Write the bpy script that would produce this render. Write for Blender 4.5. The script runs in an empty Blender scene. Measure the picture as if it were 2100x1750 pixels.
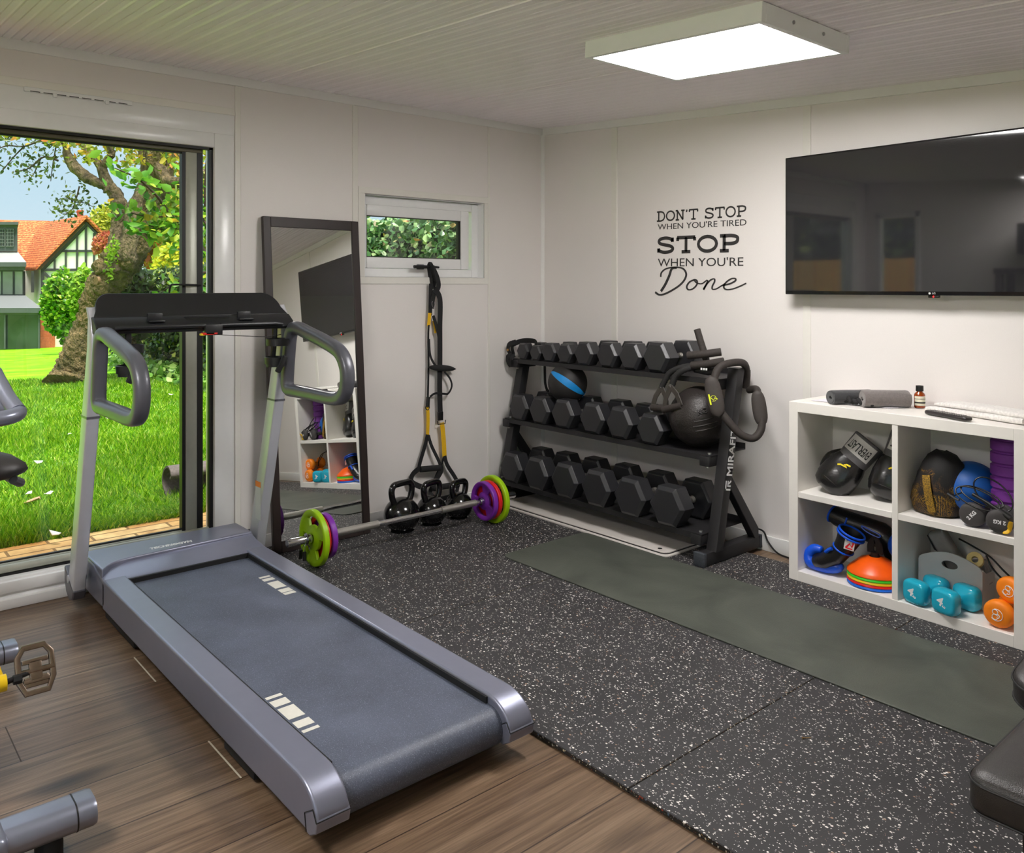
import bpy, bmesh, math, random
from mathutils import Vector, Matrix, Euler
from math import sin, cos, pi, radians, sqrt, atan2
import numpy as np
random.seed(7)
scene = bpy.context.scene
COL = scene.collection

# ------------------------------------------------------------------ camera
F_PX, YAW = 1690.118, radians(49.3728)
CAM = Vector((3.83884, -3.55008, 1.283))
cd = bpy.data.cameras.new('camera'); cam = bpy.data.objects.new('camera', cd); COL.objects.link(cam)
cam.location = CAM; cam.rotation_euler = (pi/2, 0, YAW)
cd.sensor_fit = 'HORIZONTAL'; cd.sensor_width = 36.0
cd.lens = F_PX/2100*36.0
cd.shift_y = -(875-588)/2100.0
cd.clip_start = 0.05; cd.clip_end = 500
scene.camera = cam
AX = Vector((-sin(YAW), cos(YAW), 0)); RT = Vector((cos(YAW), sin(YAW), 0))
def at(px, py, dep):                       # a point at real distance dep (m) in front of the eye
    return CAM + AX*dep + RT*((px-1050)/F_PX*dep) + Vector((0, 0, (588-py)/F_PX*dep))

# ------------------------------------------------------------------ colour management, world, sun
vs = scene.view_settings
vs.view_transform = 'Standard'; vs.look = 'None'; vs.gamma = 1.0; vs.use_curve_mapping = False
vs.exposure = 1.43
cy = scene.cycles
cy.use_denoising = True
cy.max_bounces = 9; cy.diffuse_bounces = 5; cy.glossy_bounces = 4; cy.transmission_bounces = 8; cy.transparent_max_bounces = 16
cy.sample_clamp_indirect = 6.0; cy.caustics_reflective = False; cy.caustics_refractive = False
SKY_STRENGTH = 0.55
PANEL_STRENGTH = 13.5
SUN_STRENGTH = 3.7
w = bpy.data.worlds.new('sky'); scene.world = w; w.use_nodes = True
nt = w.node_tree; nt.nodes.clear()
N = nt.nodes.new; L = nt.links.new
out = N('ShaderNodeOutputWorld'); bg = N('ShaderNodeBackground'); tc = N('ShaderNodeTexCoord')
sep = N('ShaderNodeSeparateXYZ'); L(tc.outputs['Generated'], sep.inputs[0])
ramp = N('ShaderNodeValToRGB'); L(sep.outputs[2], ramp.inputs[0])
e = ramp.color_ramp.elements
e[0].position = 0.0; e[0].color = (.54, .64, .70, 1)
e[1].position = 0.6; e[1].color = (.80, .88, .97, 1)
m = ramp.color_ramp.elements.new(.10); m.color = (.43, .57, .67, 1)
m = ramp.color_ramp.elements.new(.22); m.color = (.37, .53, .67, 1)
mp = N('ShaderNodeMapping'); mp.inputs['Scale'].default_value = (2.2, 2.2, 7); L(tc.outputs['Generated'], mp.inputs[0])
nz = N('ShaderNodeTexNoise'); nz.inputs['Scale'].default_value = 2.0; nz.inputs['Detail'].default_value = 5; L(mp.outputs[0], nz.inputs['Vector'])
cr = N('ShaderNodeValToRGB'); cr.color_ramp.elements[0].position = .52; cr.color_ramp.elements[1].position = .78; L(nz.outputs[0], cr.inputs[0])
mx = N('ShaderNodeMixRGB'); mx.inputs[2].default_value = (.72, .75, .78, 1)
L(cr.outputs[0], mx.inputs[0]); L(ramp.outputs[0], mx.inputs[1])
L(mx.outputs[0], bg.inputs[0]); bg.inputs[1].default_value = SKY_STRENGTH
L(bg.outputs[0], out.inputs[0])
sd = bpy.data.lights.new('sun', 'SUN'); sd.energy = SUN_STRENGTH; sd.angle = radians(30); sd.color = (1, .95, .86)
so = bpy.data.objects.new('sun', sd); COL.objects.link(so); so.location = (5, -3, 12)
so.rotation_euler = Vector((-.38, .02, -.92)).to_track_quat('-Z', 'Y').to_euler()   # high, from behind the building

# ------------------------------------------------------------------ materials
def lin(c):
    o = []
    for v in c[:3]:
        v /= 255.0
        o.append(v/12.92 if v <= .04045 else ((v+.055)/1.055)**2.4)
    return (o[0], o[1], o[2], 1.0)
MATS = {}
def mat(name, col, rough=.5, metal=0.0, var=.06, scale=30.0, bump=0.0, bscale=None, bdist=.004, spec=.5, coat=0.0, stretch=None, emit=None, es=0, sheen=0.0, col2=None, trans=0.0):
    """procedural principled material: noise varies the colour a little and drives a bump"""
    if name in MATS: return MATS[name]
    m = bpy.data.materials.new(name); m.use_nodes = True
    t = m.node_tree; b = t.nodes['Principled BSDF']
    c = lin(col)
    b.inputs['Roughness'].default_value = rough; b.inputs['Metallic'].default_value = metal
    b.inputs['Specular IOR Level'].default_value = spec
    b.inputs['Coat Weight'].default_value = coat
    if sheen: b.inputs['Sheen Weight'].default_value = sheen
    if trans: b.inputs['Transmission Weight'].default_value = trans
    g = t.nodes.new('ShaderNodeNewGeometry')
    mp = t.nodes.new('ShaderNodeMapping'); t.links.new(g.outputs['Position'], mp.inputs[0])
    if stretch: mp.inputs['Scale'].default_value = stretch
    n = t.nodes.new('ShaderNodeTexNoise'); n.inputs['Scale'].default_value = scale; n.inputs['Detail'].default_value = 4
    t.links.new(mp.outputs[0], n.inputs['Vector'])
    r = t.nodes.new('ShaderNodeValToRGB'); t.links.new(n.outputs[0], r.inputs[0])
    r.color_ramp.elements[0].position = .3; r.color_ramp.elements[1].position = .7
    c2 = lin(col2) if col2 else tuple(min(1, v*(1+var)) for v in c[:3])+(1,)
    c1 = c if col2 else tuple(v*(1-var) for v in c[:3])+(1,)
    r.color_ramp.elements[0].color = c1; r.color_ramp.elements[1].color = c2
    t.links.new(r.outputs[0], b.inputs['Base Color'])
    if bump:
        n2 = t.nodes.new('ShaderNodeTexNoise'); n2.inputs['Scale'].default_value = bscale or scale*4; n2.inputs['Detail'].default_value = 3
        t.links.new(mp.outputs[0], n2.inputs['Vector'])
        bp = t.nodes.new('ShaderNodeBump'); bp.inputs['Strength'].default_value = bump; bp.inputs['Distance'].default_value = bdist
        t.links.new(n2.outputs[0], bp.inputs['Height']); t.links.new(bp.outputs[0], b.inputs['Normal'])
    if emit:
        b.inputs['Emission Color'].default_value = lin(emit); b.inputs['Emission Strength'].default_value = es
    MATS[name] = m
    return m
def nodes_of(name):
    m = bpy.data.materials.new(name); m.use_nodes = True; MATS[name] = m
    return m, m.node_tree, m.node_tree.nodes['Principled BSDF'], m.node_tree.nodes.new, m.node_tree.links.new
def ramp_node(t, stops):
    r = t.nodes.new('ShaderNodeValToRGB'); el = r.color_ramp.elements
    while len(el) < len(stops): el.new(.5)
    for k, (p, c) in enumerate(stops):
        el[k].position = p; el[k].color = lin(c)
    return r
def math_node(t, op, a=None, b=None, va=None, vb=None):
    n = t.nodes.new('ShaderNodeMath'); n.operation = op
    if a is not None: t.links.new(a, n.inputs[0])
    if b is not None: t.links.new(b, n.inputs[1])
    if va is not None: n.inputs[0].default_value = va
    if vb is not None: n.inputs[1].default_value = vb
    return n.outputs[0]

# laminate floor: planks along y, 0.23 m wide
def laminate():
    m, t, b, N, L = nodes_of('laminate')
    g = N('ShaderNodeNewGeometry'); s = N('ShaderNodeSeparateXYZ'); L(g.outputs['Position'], s.inputs[0])
    u = math_node(t, 'DIVIDE', math_node(t, 'SUBTRACT', s.outputs[0], vb=.136), vb=.23)
    idx = math_node(t, 'FLOOR', u)
    wn = N('ShaderNodeTexWhiteNoise'); wn.noise_dimensions = '1D'; L(idx, wn.inputs['W'])
    off = math_node(t, 'MULTIPLY', wn.outputs['Value'], vb=7.0)
    cmb = N('ShaderNodeCombineXYZ')
    L(math_node(t, 'MULTIPLY', s.outputs[0], vb=34.0), cmb.inputs[0])
    L(math_node(t, 'MULTIPLY', math_node(t, 'ADD', s.outputs[1], off), vb=1.7), cmb.inputs[1])
    L(math_node(t, 'MULTIPLY', idx, vb=3.1), cmb.inputs[2])
    n1 = N('ShaderNodeTexNoise'); n1.inputs['Scale'].default_value = 1.0; n1.inputs['Detail'].default_value = 8; n1.inputs['Roughness'].default_value = .62; n1.inputs['Distortion'].default_value = .9
    L(cmb.outputs[0], n1.inputs['Vector'])
    r = ramp_node(t, [(.25, (84, 64, 49)), (.42, (114, 92, 73)), (.55, (134, 111, 90)), (.75, (156, 133, 110))]); L(n1.outputs[0], r.inputs[0])
    # fine grain
    c2 = N('ShaderNodeCombineXYZ'); L(math_node(t, 'MULTIPLY', s.outputs[0], vb=210.0), c2.inputs[0]); L(math_node(t, 'MULTIPLY', s.outputs[1], vb=5.0), c2.inputs[1]); L(idx, c2.inputs[2])
    n2 = N('ShaderNodeTexNoise'); n2.inputs['Scale'].default_value = 1.0; n2.inputs['Detail'].default_value = 3; L(c2.outputs[0], n2.inputs['Vector'])
    r2 = ramp_node(t, [(.3, (205, 200, 195)), (.6, (255, 255, 255))]); L(n2.outputs[0], r2.inputs[0])
    mu = N('ShaderNodeMixRGB'); mu.blend_type = 'MULTIPLY'; mu.inputs[0].default_value = .8; L(r.outputs[0], mu.inputs[1]); L(r2.outputs[0], mu.inputs[2])
    # knots
    c3 = N('ShaderNodeCombineXYZ'); L(math_node(t, 'MULTIPLY', s.outputs[0], vb=4.3), c3.inputs[0]); L(math_node(t, 'MULTIPLY', math_node(t, 'ADD', s.outputs[1], off), vb=1.5), c3.inputs[1]); L(idx, c3.inputs[2])
    vo = N('ShaderNodeTexVoronoi'); vo.inputs['Scale'].default_value = 1.0; L(c3.outputs[0], vo.inputs['Vector'])
    r3 = ramp_node(t, [(0.0, (80, 66, 54)), (.08, (150, 140, 132)), (.2, (255, 255, 255))]); L(vo.outputs['Distance'], r3.inputs[0])
    mk = N('ShaderNodeMixRGB'); mk.blend_type = 'MULTIPLY'; mk.inputs[0].default_value = .85; L(mu.outputs[0], mk.inputs[1]); L(r3.outputs[0], mk.inputs[2])
    # per plank tone
    tone = N('ShaderNodeMixRGB'); tone.blend_type = 'MULTIPLY'; tone.inputs[0].default_value = 1
    rt = ramp_node(t, [(0.0, (222, 216, 210)), (1.0, (255, 255, 252))]); L(wn.outputs['Value'], rt.inputs[0]); L(mk.outputs[0], tone.inputs[1]); L(rt.outputs[0], tone.inputs[2])
    # joints
    fr = math_node(t, 'FRACT', u); d = math_node(t, 'MINIMUM', fr, math_node(t, 'SUBTRACT', None, fr, va=1.0))
    j = math_node(t, 'LESS_THAN', d, vb=.008)
    jm = N('ShaderNodeMixRGB'); L(j, jm.inputs[0]); L(tone.outputs[0], jm.inputs[1]); jm.inputs[2].default_value = lin((58, 44, 34))
    L(jm.outputs[0], b.inputs['Base Color']); b.inputs['Roughness'].default_value = .36
    bp = N('ShaderNodeBump'); bp.inputs['Strength'].default_value = .25; bp.inputs['Distance'].default_value = .002; L(n2.outputs[0], bp.inputs['Height']); L(bp.outputs[0], b.inputs['Normal'])
    return m
# recycled rubber with pale flecks
def rubber(name, base, flecks, dens, rough=.62, scale=95.0):
    m, t, b, N, L = nodes_of(name)
    g = N('ShaderNodeNewGeometry')
    acc = None
    for k, (sc, dn, rad) in enumerate(((scale, dens, .34), (scale*1.7, dens*.8, .3))):
        mp = N('ShaderNodeMapping'); mp.inputs['Rotation'].default_value = (0, 0, .4+k); mp.inputs['Scale'].default_value = (1, 1.35, 1); L(g.outputs['Position'], mp.inputs[0])
        dn_ = N('ShaderNodeTexNoise'); dn_.inputs['Scale'].default_value = sc*1.4; L(mp.outputs[0], dn_.inputs['Vector'])
        add = N('ShaderNodeMixRGB'); add.blend_type = 'ADD'; add.inputs[0].default_value = .006; L(mp.outputs[0], add.inputs[1]); L(dn_.outputs['Color'], add.inputs[2])
        vo = N('ShaderNodeTexVoronoi'); vo.inputs['Scale'].default_value = sc; L(add.outputs[0], vo.inputs['Vector'])
        sp = N('ShaderNodeSeparateColor'); L(vo.outputs['Color'], sp.inputs[0])
        sel = math_node(t, 'LESS_THAN', sp.outputs[0], vb=dn)
        rr = math_node(t, 'MULTIPLY', sp.outputs[1], vb=rad)
        ins = math_node(t, 'LESS_THAN', vo.outputs['Distance'], math_node(t, 'ADD', rr, vb=.1))
        f = math_node(t, 'MULTIPLY', sel, ins)
        acc = (f, sp.outputs[2]) if acc is None else (math_node(t, 'MAXIMUM', acc[0], f), acc[1])
    n = N('ShaderNodeTexNoise'); n.inputs['Scale'].default_value = 6; n.inputs['Detail'].default_value = 5; L(g.outputs['Position'], n.inputs['Vector'])
    rb = ramp_node(t, [(.3, tuple(v*.9 for v in base)), (.7, tuple(v*1.1 for v in base))]); L(n.outputs[0], rb.inputs[0])
    rf = ramp_node(t, flecks); rf.color_ramp.interpolation = 'CONSTANT'; L(acc[1], rf.inputs[0])
    mx = N('ShaderNodeMixRGB'); L(acc[0], mx.inputs[0]); L(rb.outputs[0], mx.inputs[1]); L(rf.outputs[0], mx.inputs[2])
    L(mx.outputs[0], b.inputs['Base Color']); b.inputs['Roughness'].default_value = rough
    n2 = N('ShaderNodeTexNoise'); n2.inputs['Scale'].default_value = 260; L(g.outputs['Position'], n2.inputs['Vector'])
    bp = N('ShaderNodeBump'); bp.inputs['Strength'].default_value = .3; bp.inputs['Distance'].default_value = .002; L(n2.outputs[0], bp.inputs['Height']); L(bp.outputs[0], b.inputs['Normal'])
    return m
def glass(name, tint=(1, 1, 1), ior=1.5, body=0.0):
    m, t, b, N, L = nodes_of(name)
    t.nodes.remove(b)
    o = t.nodes['Material Output']; tr = N('ShaderNodeBsdfTransparent'); gl = N('ShaderNodeBsdfGlossy'); gl.inputs['Roughness'].default_value = .005
    tr.inputs[0].default_value = (*tint, 1)
    fz = N('ShaderNodeFresnel'); ge = N('ShaderNodeNewGeometry'); mi = N('ShaderNodeMix'); mi.inputs[2].default_value = ior; mi.inputs[3].default_value = 1/ior; L(ge.outputs['Backfacing'], mi.inputs[0]); L(mi.outputs[0], fz.inputs[0])
    nz = N('ShaderNodeTexNoise'); nz.inputs['Scale'].default_value = .7
    bp = N('ShaderNodeBump'); bp.inputs['Strength'].default_value = .02; L(nz.outputs[0], bp.inputs['Height']); L(bp.outputs[0], gl.inputs['Normal'])
    mx = N('ShaderNodeMixShader'); L(fz.outputs[0], mx.inputs[0]); L(tr.outputs[0], mx.inputs[1]); L(gl.outputs[0], mx.inputs[2])
    L(mx.outputs[0], o.inputs[0])
    return m
def leaf_mat(name, stops, rough=.45, transl=.25):
    """leaves: every leaf (mesh island) gets its own tint"""
    m, t, b, N, L = nodes_of(name)
    g = N('ShaderNodeNewGeometry'); r = ramp_node(t, stops); L(g.outputs['Random Per Island'], r.inputs[0])
    L(r.outputs[0], b.inputs['Base Color']); b.inputs['Roughness'].default_value = rough
    tl = N('ShaderNodeBsdfTranslucent'); L(r.outputs[0], tl.inputs[0])
    mx = N('ShaderNodeMixShader'); mx.inputs[0].default_value = transl
    o = t.nodes['Material Output']; L(b.outputs[0], mx.inputs[1]); L(tl.outputs[0], mx.inputs[2]); L(mx.outputs[0], o.inputs[0])
    return m
LAM = laminate()
RUB = rubber('speckled_rubber', (47, 46, 48), [(0, (240, 236, 230)), (.55, (214, 210, 206)), (.8, (248, 244, 238)), (.93, (170, 140, 118))], .31, scale=104)
RUBEDGE = rubber('rubber_edge', (40, 36, 32), [(0, (205, 190, 160)), (.4, (170, 130, 70)), (.6, (90, 110, 130)), (.75, (160, 70, 50)), (.85, (220, 215, 200))], .6, .8, 120)
GLASS = glass('clear_glass', (.97, .985, .975))

# ------------------------------------------------------------------ mesh builder
class B:
    def __init__(s): s.bm = bmesh.new(); s.mi = 0
    def add(s, vs, fs, M=None):
        bv = [s.bm.verts.new(M @ Vector(v) if M is not None else Vector(v)) for v in vs]
        for f in fs:
            try:
                fc = s.bm.faces.new([bv[i] for i in f]); fc.material_index = s.mi
            except ValueError: pass
        return s
    def merge(s, bm, M=None):
        bm.verts.index_update()
        s.add([v.co.copy() for v in bm.verts], [[v.index for v in f.verts] for f in bm.faces], M); bm.free(); return s
    def box(s, x0, x1, y0, y1, z0, z1, bev=0.0, seg=2, M=None):
        v = [(x0, y0, z0), (x1, y0, z0), (x1, y1, z0), (x0, y1, z0), (x0, y0, z1), (x1, y0, z1), (x1, y1, z1), (x0, y1, z1)]
        f = [(0, 3, 2, 1), (4, 5, 6, 7), (0, 1, 5, 4), (1, 2, 6, 5), (2, 3, 7, 6), (3, 0, 4, 7)]
        if not bev: return s.add(v, f, M)
        b = bmesh.new(); bv = [b.verts.new(c) for c in v]
        for q in f: b.faces.new([bv[i] for i in q])
        bmesh.ops.bevel(b, geom=b.edges[:], offset=bev, segments=seg, profile=.5, affect='EDGES')
        return s.merge(b, M)
    def rings(s, rs, closed=False, cap=True, M=None):
        """loft through rings of equal point count"""
        n = len(rs[0]); vs = [p for r in rs for p in r]; fs = []; k = len(rs)
        for i in range(k if closed else k-1):
            a, c = i*n, ((i+1) % k)*n
            for j in range(n):
                fs.append((a+j, a+(j+1) % n, c+(j+1) % n, c+j))
        if cap and not closed:
            fs.append(tuple(range(n-1, -1, -1))); fs.append(tuple((k-1)*n+j for j in range(n)))
        return s.add(vs, fs, M)
    def sweep(s, pts, sec, closed=False, cap=True, up=None, scl=None, M=None):
        """sweep section sec [(a,b)] along pts with parallel transport; a runs along the side axis, b along the up axis"""
        P = [Vector(p) for p in pts]; n = len(P); T = []
        for i in range(n):
            if closed: t = P[(i+1) % n]-P[i-1]
            else: t = P[min(i+1, n-1)]-P[max(i-1, 0)]
            T.append(t.normalized() if t.length > 1e-9 else Vector((0, 0, 1)))
        u = Vector(up) if up else (Vector((0, 0, 1)) if abs(T[0].z) < .9 else Vector((1, 0, 0)))
        R = []
        u = (u-T[0]*u.dot(T[0])).normalized()
        for i in range(n):
            if up: u0 = Vector(up)
            else: u0 = u
            u = u0-T[i]*u0.dot(T[i])
            u = u.normalized() if u.length > 1e-6 else Vector((1, 0, 0))
            sd = T[i].cross(u); k = scl[i] if scl else 1.0
            R.append([P[i]+sd*(a*k)+u*(b*k) for a, b in sec])
        return s.rings(R, closed, cap, M)
    def tube(s, pts, r, n=12, closed=False, cap=True, M=None, up=None):
        rl = r if isinstance(r, (list, tuple)) else None
        sec = [(cos(2*pi*j/n)*(1 if rl else r), sin(2*pi*j/n)*(1 if rl else r)) for j in range(n)]
        return s.sweep(pts, sec, closed, cap, up, rl, M)
    def cyl(s, p0, p1, r0, r1=None, n=24, M=None):
        return s.tube([p0, p1], [r0, r1 if r1 is not None else r0], n, M=M)
    def lathe(s, prof, n=32, M=None, closed=False):
        """profile [(r,z)] about z"""
        rs = [[Vector((r*cos(2*pi*j/n), r*sin(2*pi*j/n), z)) for j in range(n)] for r, z in prof]
        return s.rings(rs, closed, True, M)
    def prism(s, poly, a, b, axis='y', M=None):
        f = {'y': lambda u, v, d: (u, d, v), 'x': lambda u, v, d: (d, u, v), 'z': lambda u, v, d: (u, v, d)}[axis]
        return s.rings([[Vector(f(u, v, a)) for u, v in poly], [Vector(f(u, v, b)) for u, v in poly]], M=M)
    def ball(s, c, r, nu=24, nv=16, M=None, sc=(1, 1, 1)):
        rs = []
        for i in range(1, nv):
            th = pi*i/nv
            rs.append([Vector((c[0]+r*sc[0]*sin(th)*cos(2*pi*j/nu), c[1]+r*sc[1]*sin(th)*sin(2*pi*j/nu), c[2]-r*sc[2]*cos(th))) for j in range(nu)])
        return s.rings(rs, M=M)
    def done(s, name, m, parent=None, ang=35, origin=None, bev=0.0, bseg=2, sub=0, loc=None):
        bmesh.ops.recalc_face_normals(s.bm, faces=s.bm.faces[:])
        if parent is not None and loc is None:
            root = parent
            while root.parent: root = root.parent
            o = Vector((0, 0, 0)) if root.get('_local') else Vector(root.location)
            bmesh.ops.translate(s.bm, verts=s.bm.verts[:], vec=-o); ol = Vector((0, 0, 0))
        elif parent is None:
            if origin is None:
                xs = [v.co for v in s.bm.verts]
                origin = ((min(v.x for v in xs)+max(v.x for v in xs))/2, (min(v.y for v in xs)+max(v.y for v in xs))/2, min(v.z for v in xs))
            ol = Vector(origin); bmesh.ops.translate(s.bm, verts=s.bm.verts[:], vec=-ol)
        else: ol = Vector(loc)
        me = bpy.data.meshes.new(name); s.bm.to_mesh(me); s.bm.free()
        for mm in (m if isinstance(m, (list, tuple)) else [m]): me.materials.append(mm)
        if ang:
            me.shade_smooth(); me.set_sharp_from_angle(angle=radians(ang))
        ob = bpy.data.objects.new(name, me); COL.objects.link(ob)
        if parent is not None: ob.parent = parent
        ob.location = ol
        if bev:
            md = ob.modifiers.new('bevel', 'BEVEL'); md.width = bev; md.segments = bseg; md.limit_method = 'ANGLE'; md.angle_limit = radians(40); md.harden_normals = False
        if sub:
            md = ob.modifiers.new('subdivision', 'SUBSURF'); md.levels = sub; md.render_levels = sub
        return ob
def rrect(w, h, r, n=4):
    """rounded rectangle section, centred"""
    r = min(r, w/2-1e-5, h/2-1e-5); p = []
    for cx, cyy, a in ((w/2-r, h/2-r, 0), (-w/2+r, h/2-r, 90), (-w/2+r, -h/2+r, 180), (w/2-r, -h/2+r, 270)):
        for k in range(n+1):
            t = radians(a+90*k/n); p.append((cx+r*cos(t), cyy+r*sin(t)))
    return p
def spline(pts, n=8, closed=False):
    P = [Vector(p) for p in pts]; o = []; m = len(P)
    for i in range(m if closed else m-1):
        if closed: a, b, c, d = P[i-1], P[i], P[(i+1) % m], P[(i+2) % m]
        else: a, b, c, d = P[max(i-1, 0)], P[i], P[i+1], P[min(i+2, m-1)]
        for k in range(n):
            t = k/n
            o.append(.5*((2*b)+(c-a)*t+(2*a-5*b+4*c-d)*t*t+(3*b-a-3*c+d)*t**3))
    if not closed: o.append(P[-1].copy())
    return o
def lerp_list(v, k):
    """resample a list of scalars to k values"""
    return [float(np.interp(i/(k-1)*(len(v)-1), range(len(v)), v)) for i in range(k)]
def tag(o, label=None, cat=None, group=None, kind=None):
    if label: o['label'] = label
    if cat: o['category'] = cat
    if group: o['group'] = group
    if kind: o['kind'] = kind
    return o
def thing(name, label, cat, loc=(0, 0, 0), group=None, local=False):
    o = bpy.data.objects.new(name, None); COL.objects.link(o); o.location = loc; o.empty_display_size = .1
    if local: o['_local'] = 1
    return tag(o, label, cat, group)
def dup(root, loc=None, rot=None, label=None, group=None, scale=None):
    r = root.copy(); COL.objects.link(r)
    if loc is not None: r.location = loc
    if rot is not None: r.rotation_euler = rot
    if scale is not None: r.scale = scale
    if label: r['label'] = label
    if group: r['group'] = group
    for ch in list(root.children):
        c = ch.copy(); COL.objects.link(c); c.parent = r
        for gch in list(ch.children):
            d = gch.copy(); COL.objects.link(d); d.parent = c
    return r
def text_into(b, body, M, size, ext=.0006, shear=0.0, align='CENTER', sx=1.0, spacing=1.0, offs=0.0):
    """flat lettering: x right, y up, z out of the surface"""
    c = bpy.data.curves.new('lettering', 'FONT'); c.body = body; c.size = size; c.extrude = ext; c.shear = shear
    c.align_x = align; c.align_y = 'CENTER'; c.space_character = spacing; c.offset = offs; c.resolution_u = 4
    o = bpy.data.objects.new('lettering', c); COL.objects.link(o)
    dg = bpy.context.evaluated_depsgraph_get(); dg.update()
    me = bpy.data.meshes.new_from_object(o.evaluated_get(dg))
    b.add([(v.co.x*sx, v.co.y, v.co.z) for v in me.vertices], [tuple(p.vertices) for p in me.polygons], M)
    bpy.data.objects.remove(o); bpy.data.curves.remove(c); bpy.data.meshes.remove(me)
    return b
def frame(origin, x, y):
    x = Vector(x).normalized(); y = Vector(y); z = x.cross(y).normalized(); y = z.cross(x)
    M = Matrix.Identity(4)
    for i in range(3): M[i][0], M[i][1], M[i][2], M[i][3] = x[i], y[i], z[i], origin[i]
    return M
# ================================================================== THE SETTING
X1, YB = 5.2, -4.45
SL = .0612; TILT = math.atan(SL)
def cz(x): return 2.282-SL*x
wall_m = mat('wall_board', (237, 232, 229), .42, var=.015, scale=300, bump=.06)
white_m = mat('white_trim', (236, 236, 234), .35, var=.01, scale=40)
upvc_m = mat('white_frame', (240, 240, 240), .22, var=.01, scale=40)
cove_m = mat('cove_white', (240, 239, 237), .4, var=.01, scale=40)
ceil_m = mat('ceiling_board', (250, 243, 250), .38, var=.012, scale=200, bump=.03)
black_gasket = mat('black_gasket', (18, 18, 18), .45, var=.1, scale=60)
alu_m = mat('grey_green_aluminium', (176, 178, 166), .35, metal=.25, var=.03, scale=40)
olive_m = mat('olive_rail', (92, 88, 66), .4, metal=.2, var=.05, scale=40)
def structure(o): o['kind'] = 'structure'; return o

# floor with pale open end joints between the planks
joint_m = mat('pale_plank_joint', (205, 196, 178), .6, var=.05, scale=60)
b = B(); b.box(-.12, X1+.1, YB-.1, .1, -.12, 0); b.mi = 1
for x0, x1, yy in ((.826, 1.056, -2.686), (1.516, 1.746, -2.686)): b.box(x0, x1, yy-.0022, yy+.0022, -.01, .0006)
b.mi = 2
b.box(1.056, 1.286, -3.1085, -3.1055, -.01, .0005)
structure(b.done('floor', [LAM, joint_m, mat('dark_plank_joint', (62, 48, 38), .6)], ang=0))
# walls
b = B()
for y0, y1, z0, z1 in ((YB-.1, -4.25, 0, 2.4), (-4.25, -2.0, 2.095, 2.4), (-2.0, -1.29, 0, 2.4), (-1.29, -.478, 0, 1.335), (-1.29, -.478, 1.777, 2.4), (-.478, .1, 0, 2.4)):
    b.box(-.12, 0, y0, y1, z0, z1)
structure(b.done('wall_left', wall_m, ang=0))
b = B(); b.box(0, X1+.1, 0, .1, 0, 2.4); structure(b.done('wall_right', wall_m, ang=0))
b = B()
for x0, x1, z0, z1 in ((0, .10, 0, 2.4), (.10, .52, 0, .14), (.10, .52, 1.99, 2.4), (.52, 2.65, 0, 2.4), (2.65, 4.85, 0, .1), (2.65, 4.85, 2.0, 2.4), (4.85, X1+.1, 0, 2.4)):
    b.box(x0, x1, YB-.1, YB, z0, z1)
structure(b.done('wall_back', wall_m, ang=0))
b = B(); b.box(X1, X1+.1, YB, 0, 0, 2.4); structure(b.done('wall_front', wall_m, ang=0))
# sloping ceiling of tongue and groove boards running along x
prof = []; y = 0.0; pitch = .93/14; k = 0
yy0 = .005
while yy0 > YB-.02:
    seam = (k % 14 == 0)
    if seam: prof += [(yy0+.004, 0), (yy0+.003, -.004), (yy0-.012, -.005), (yy0-.013, 0)]
    else: prof += [(yy0, 0), (yy0-.004, .008), (yy0-.007, .008), (yy0-.009, -.003), (yy0-.015, 0)]
    prof += [(yy0-pitch/2, 0), (yy0-pitch/2-.001, .006), (yy0-pitch/2-.004, .006), (yy0-pitch/2-.005, 0)]
    yy0 -= pitch; k += 1
prof.append((YB-.02, 0))
b = B(); n = len(prof)
vs = [(-.005, yv, cz(-.005)+dz) for yv, dz in prof]+[(X1+.02, yv, cz(X1+.02)+dz) for yv, dz in prof]
b.add(vs, [(i, i+1, n+i+1, n+i) for i in range(n-1)])
for zz in (.05, .15):
    pass
b.add([(-.02, .02, cz(-.02)+.06), (X1+.02, .02, cz(X1)+.06), (X1+.02, YB-.02, cz(X1)+.06), (-.02, YB-.02, cz(-.02)+.06)], [(0, 1, 2, 3)])
structure(b.done('ceiling', ceil_m, ang=20))
b = B(); b.box(-.5, X1+.3, YB-.3, .3, 2.42, 2.5); structure(b.done('roof', mat('light_block_slab', (70, 70, 70), .9, var=.1), ang=0))  # unseen slab over the ceiling, put there to block light
# coves, corner and cover strips, baseboards
b = B(); b.box(0, .010, YB, 0, cz(0)-.043, cz(0)+.004, bev=.003); structure(b.done('trim_1', cove_m))
b = B(); b.rings([[Vector((x, yv, cz(x)+zv)) for yv, zv in ((0, .004), (-.010, .004), (-.010, -.042), (0, -.043))] for x in (0, X1)]); structure(b.done('trim_2', cove_m))
b = B(); b.prism([(0, 0), (.016, 0), (.015, -.006), (.006, -.015), (0, -.016)], 0.07, cz(0), 'z'); structure(b.done('trim_3', cove_m))
strip_n = 4
def strip(x0, x1, y0, y1, z0, z1):
    global strip_n
    b = B(); b.box(x0, x1, y0, y1, z0, z1, bev=.0015, seg=1); structure(b.done('trim_%d' % strip_n, mat('cover_strip', (236, 233, 226), .4, var=.01, scale=40))); strip_n += 1
for y0, y1 in ((-1.997, -1.969), (-1.364, -1.332), (-.449, -.432)): strip(0, .006, y0, y1, 0, cz(0)-.043)
strip(0, .005, -1.33, -.44, 1.297, 1.334); strip(0, .005, -1.33, -.44, 1.779, 1.815)
strip(0, .005, -1.33, -1.291, 1.334, 1.779); strip(0, .005, -.477, -.449, 1.334, 1.779)
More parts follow.
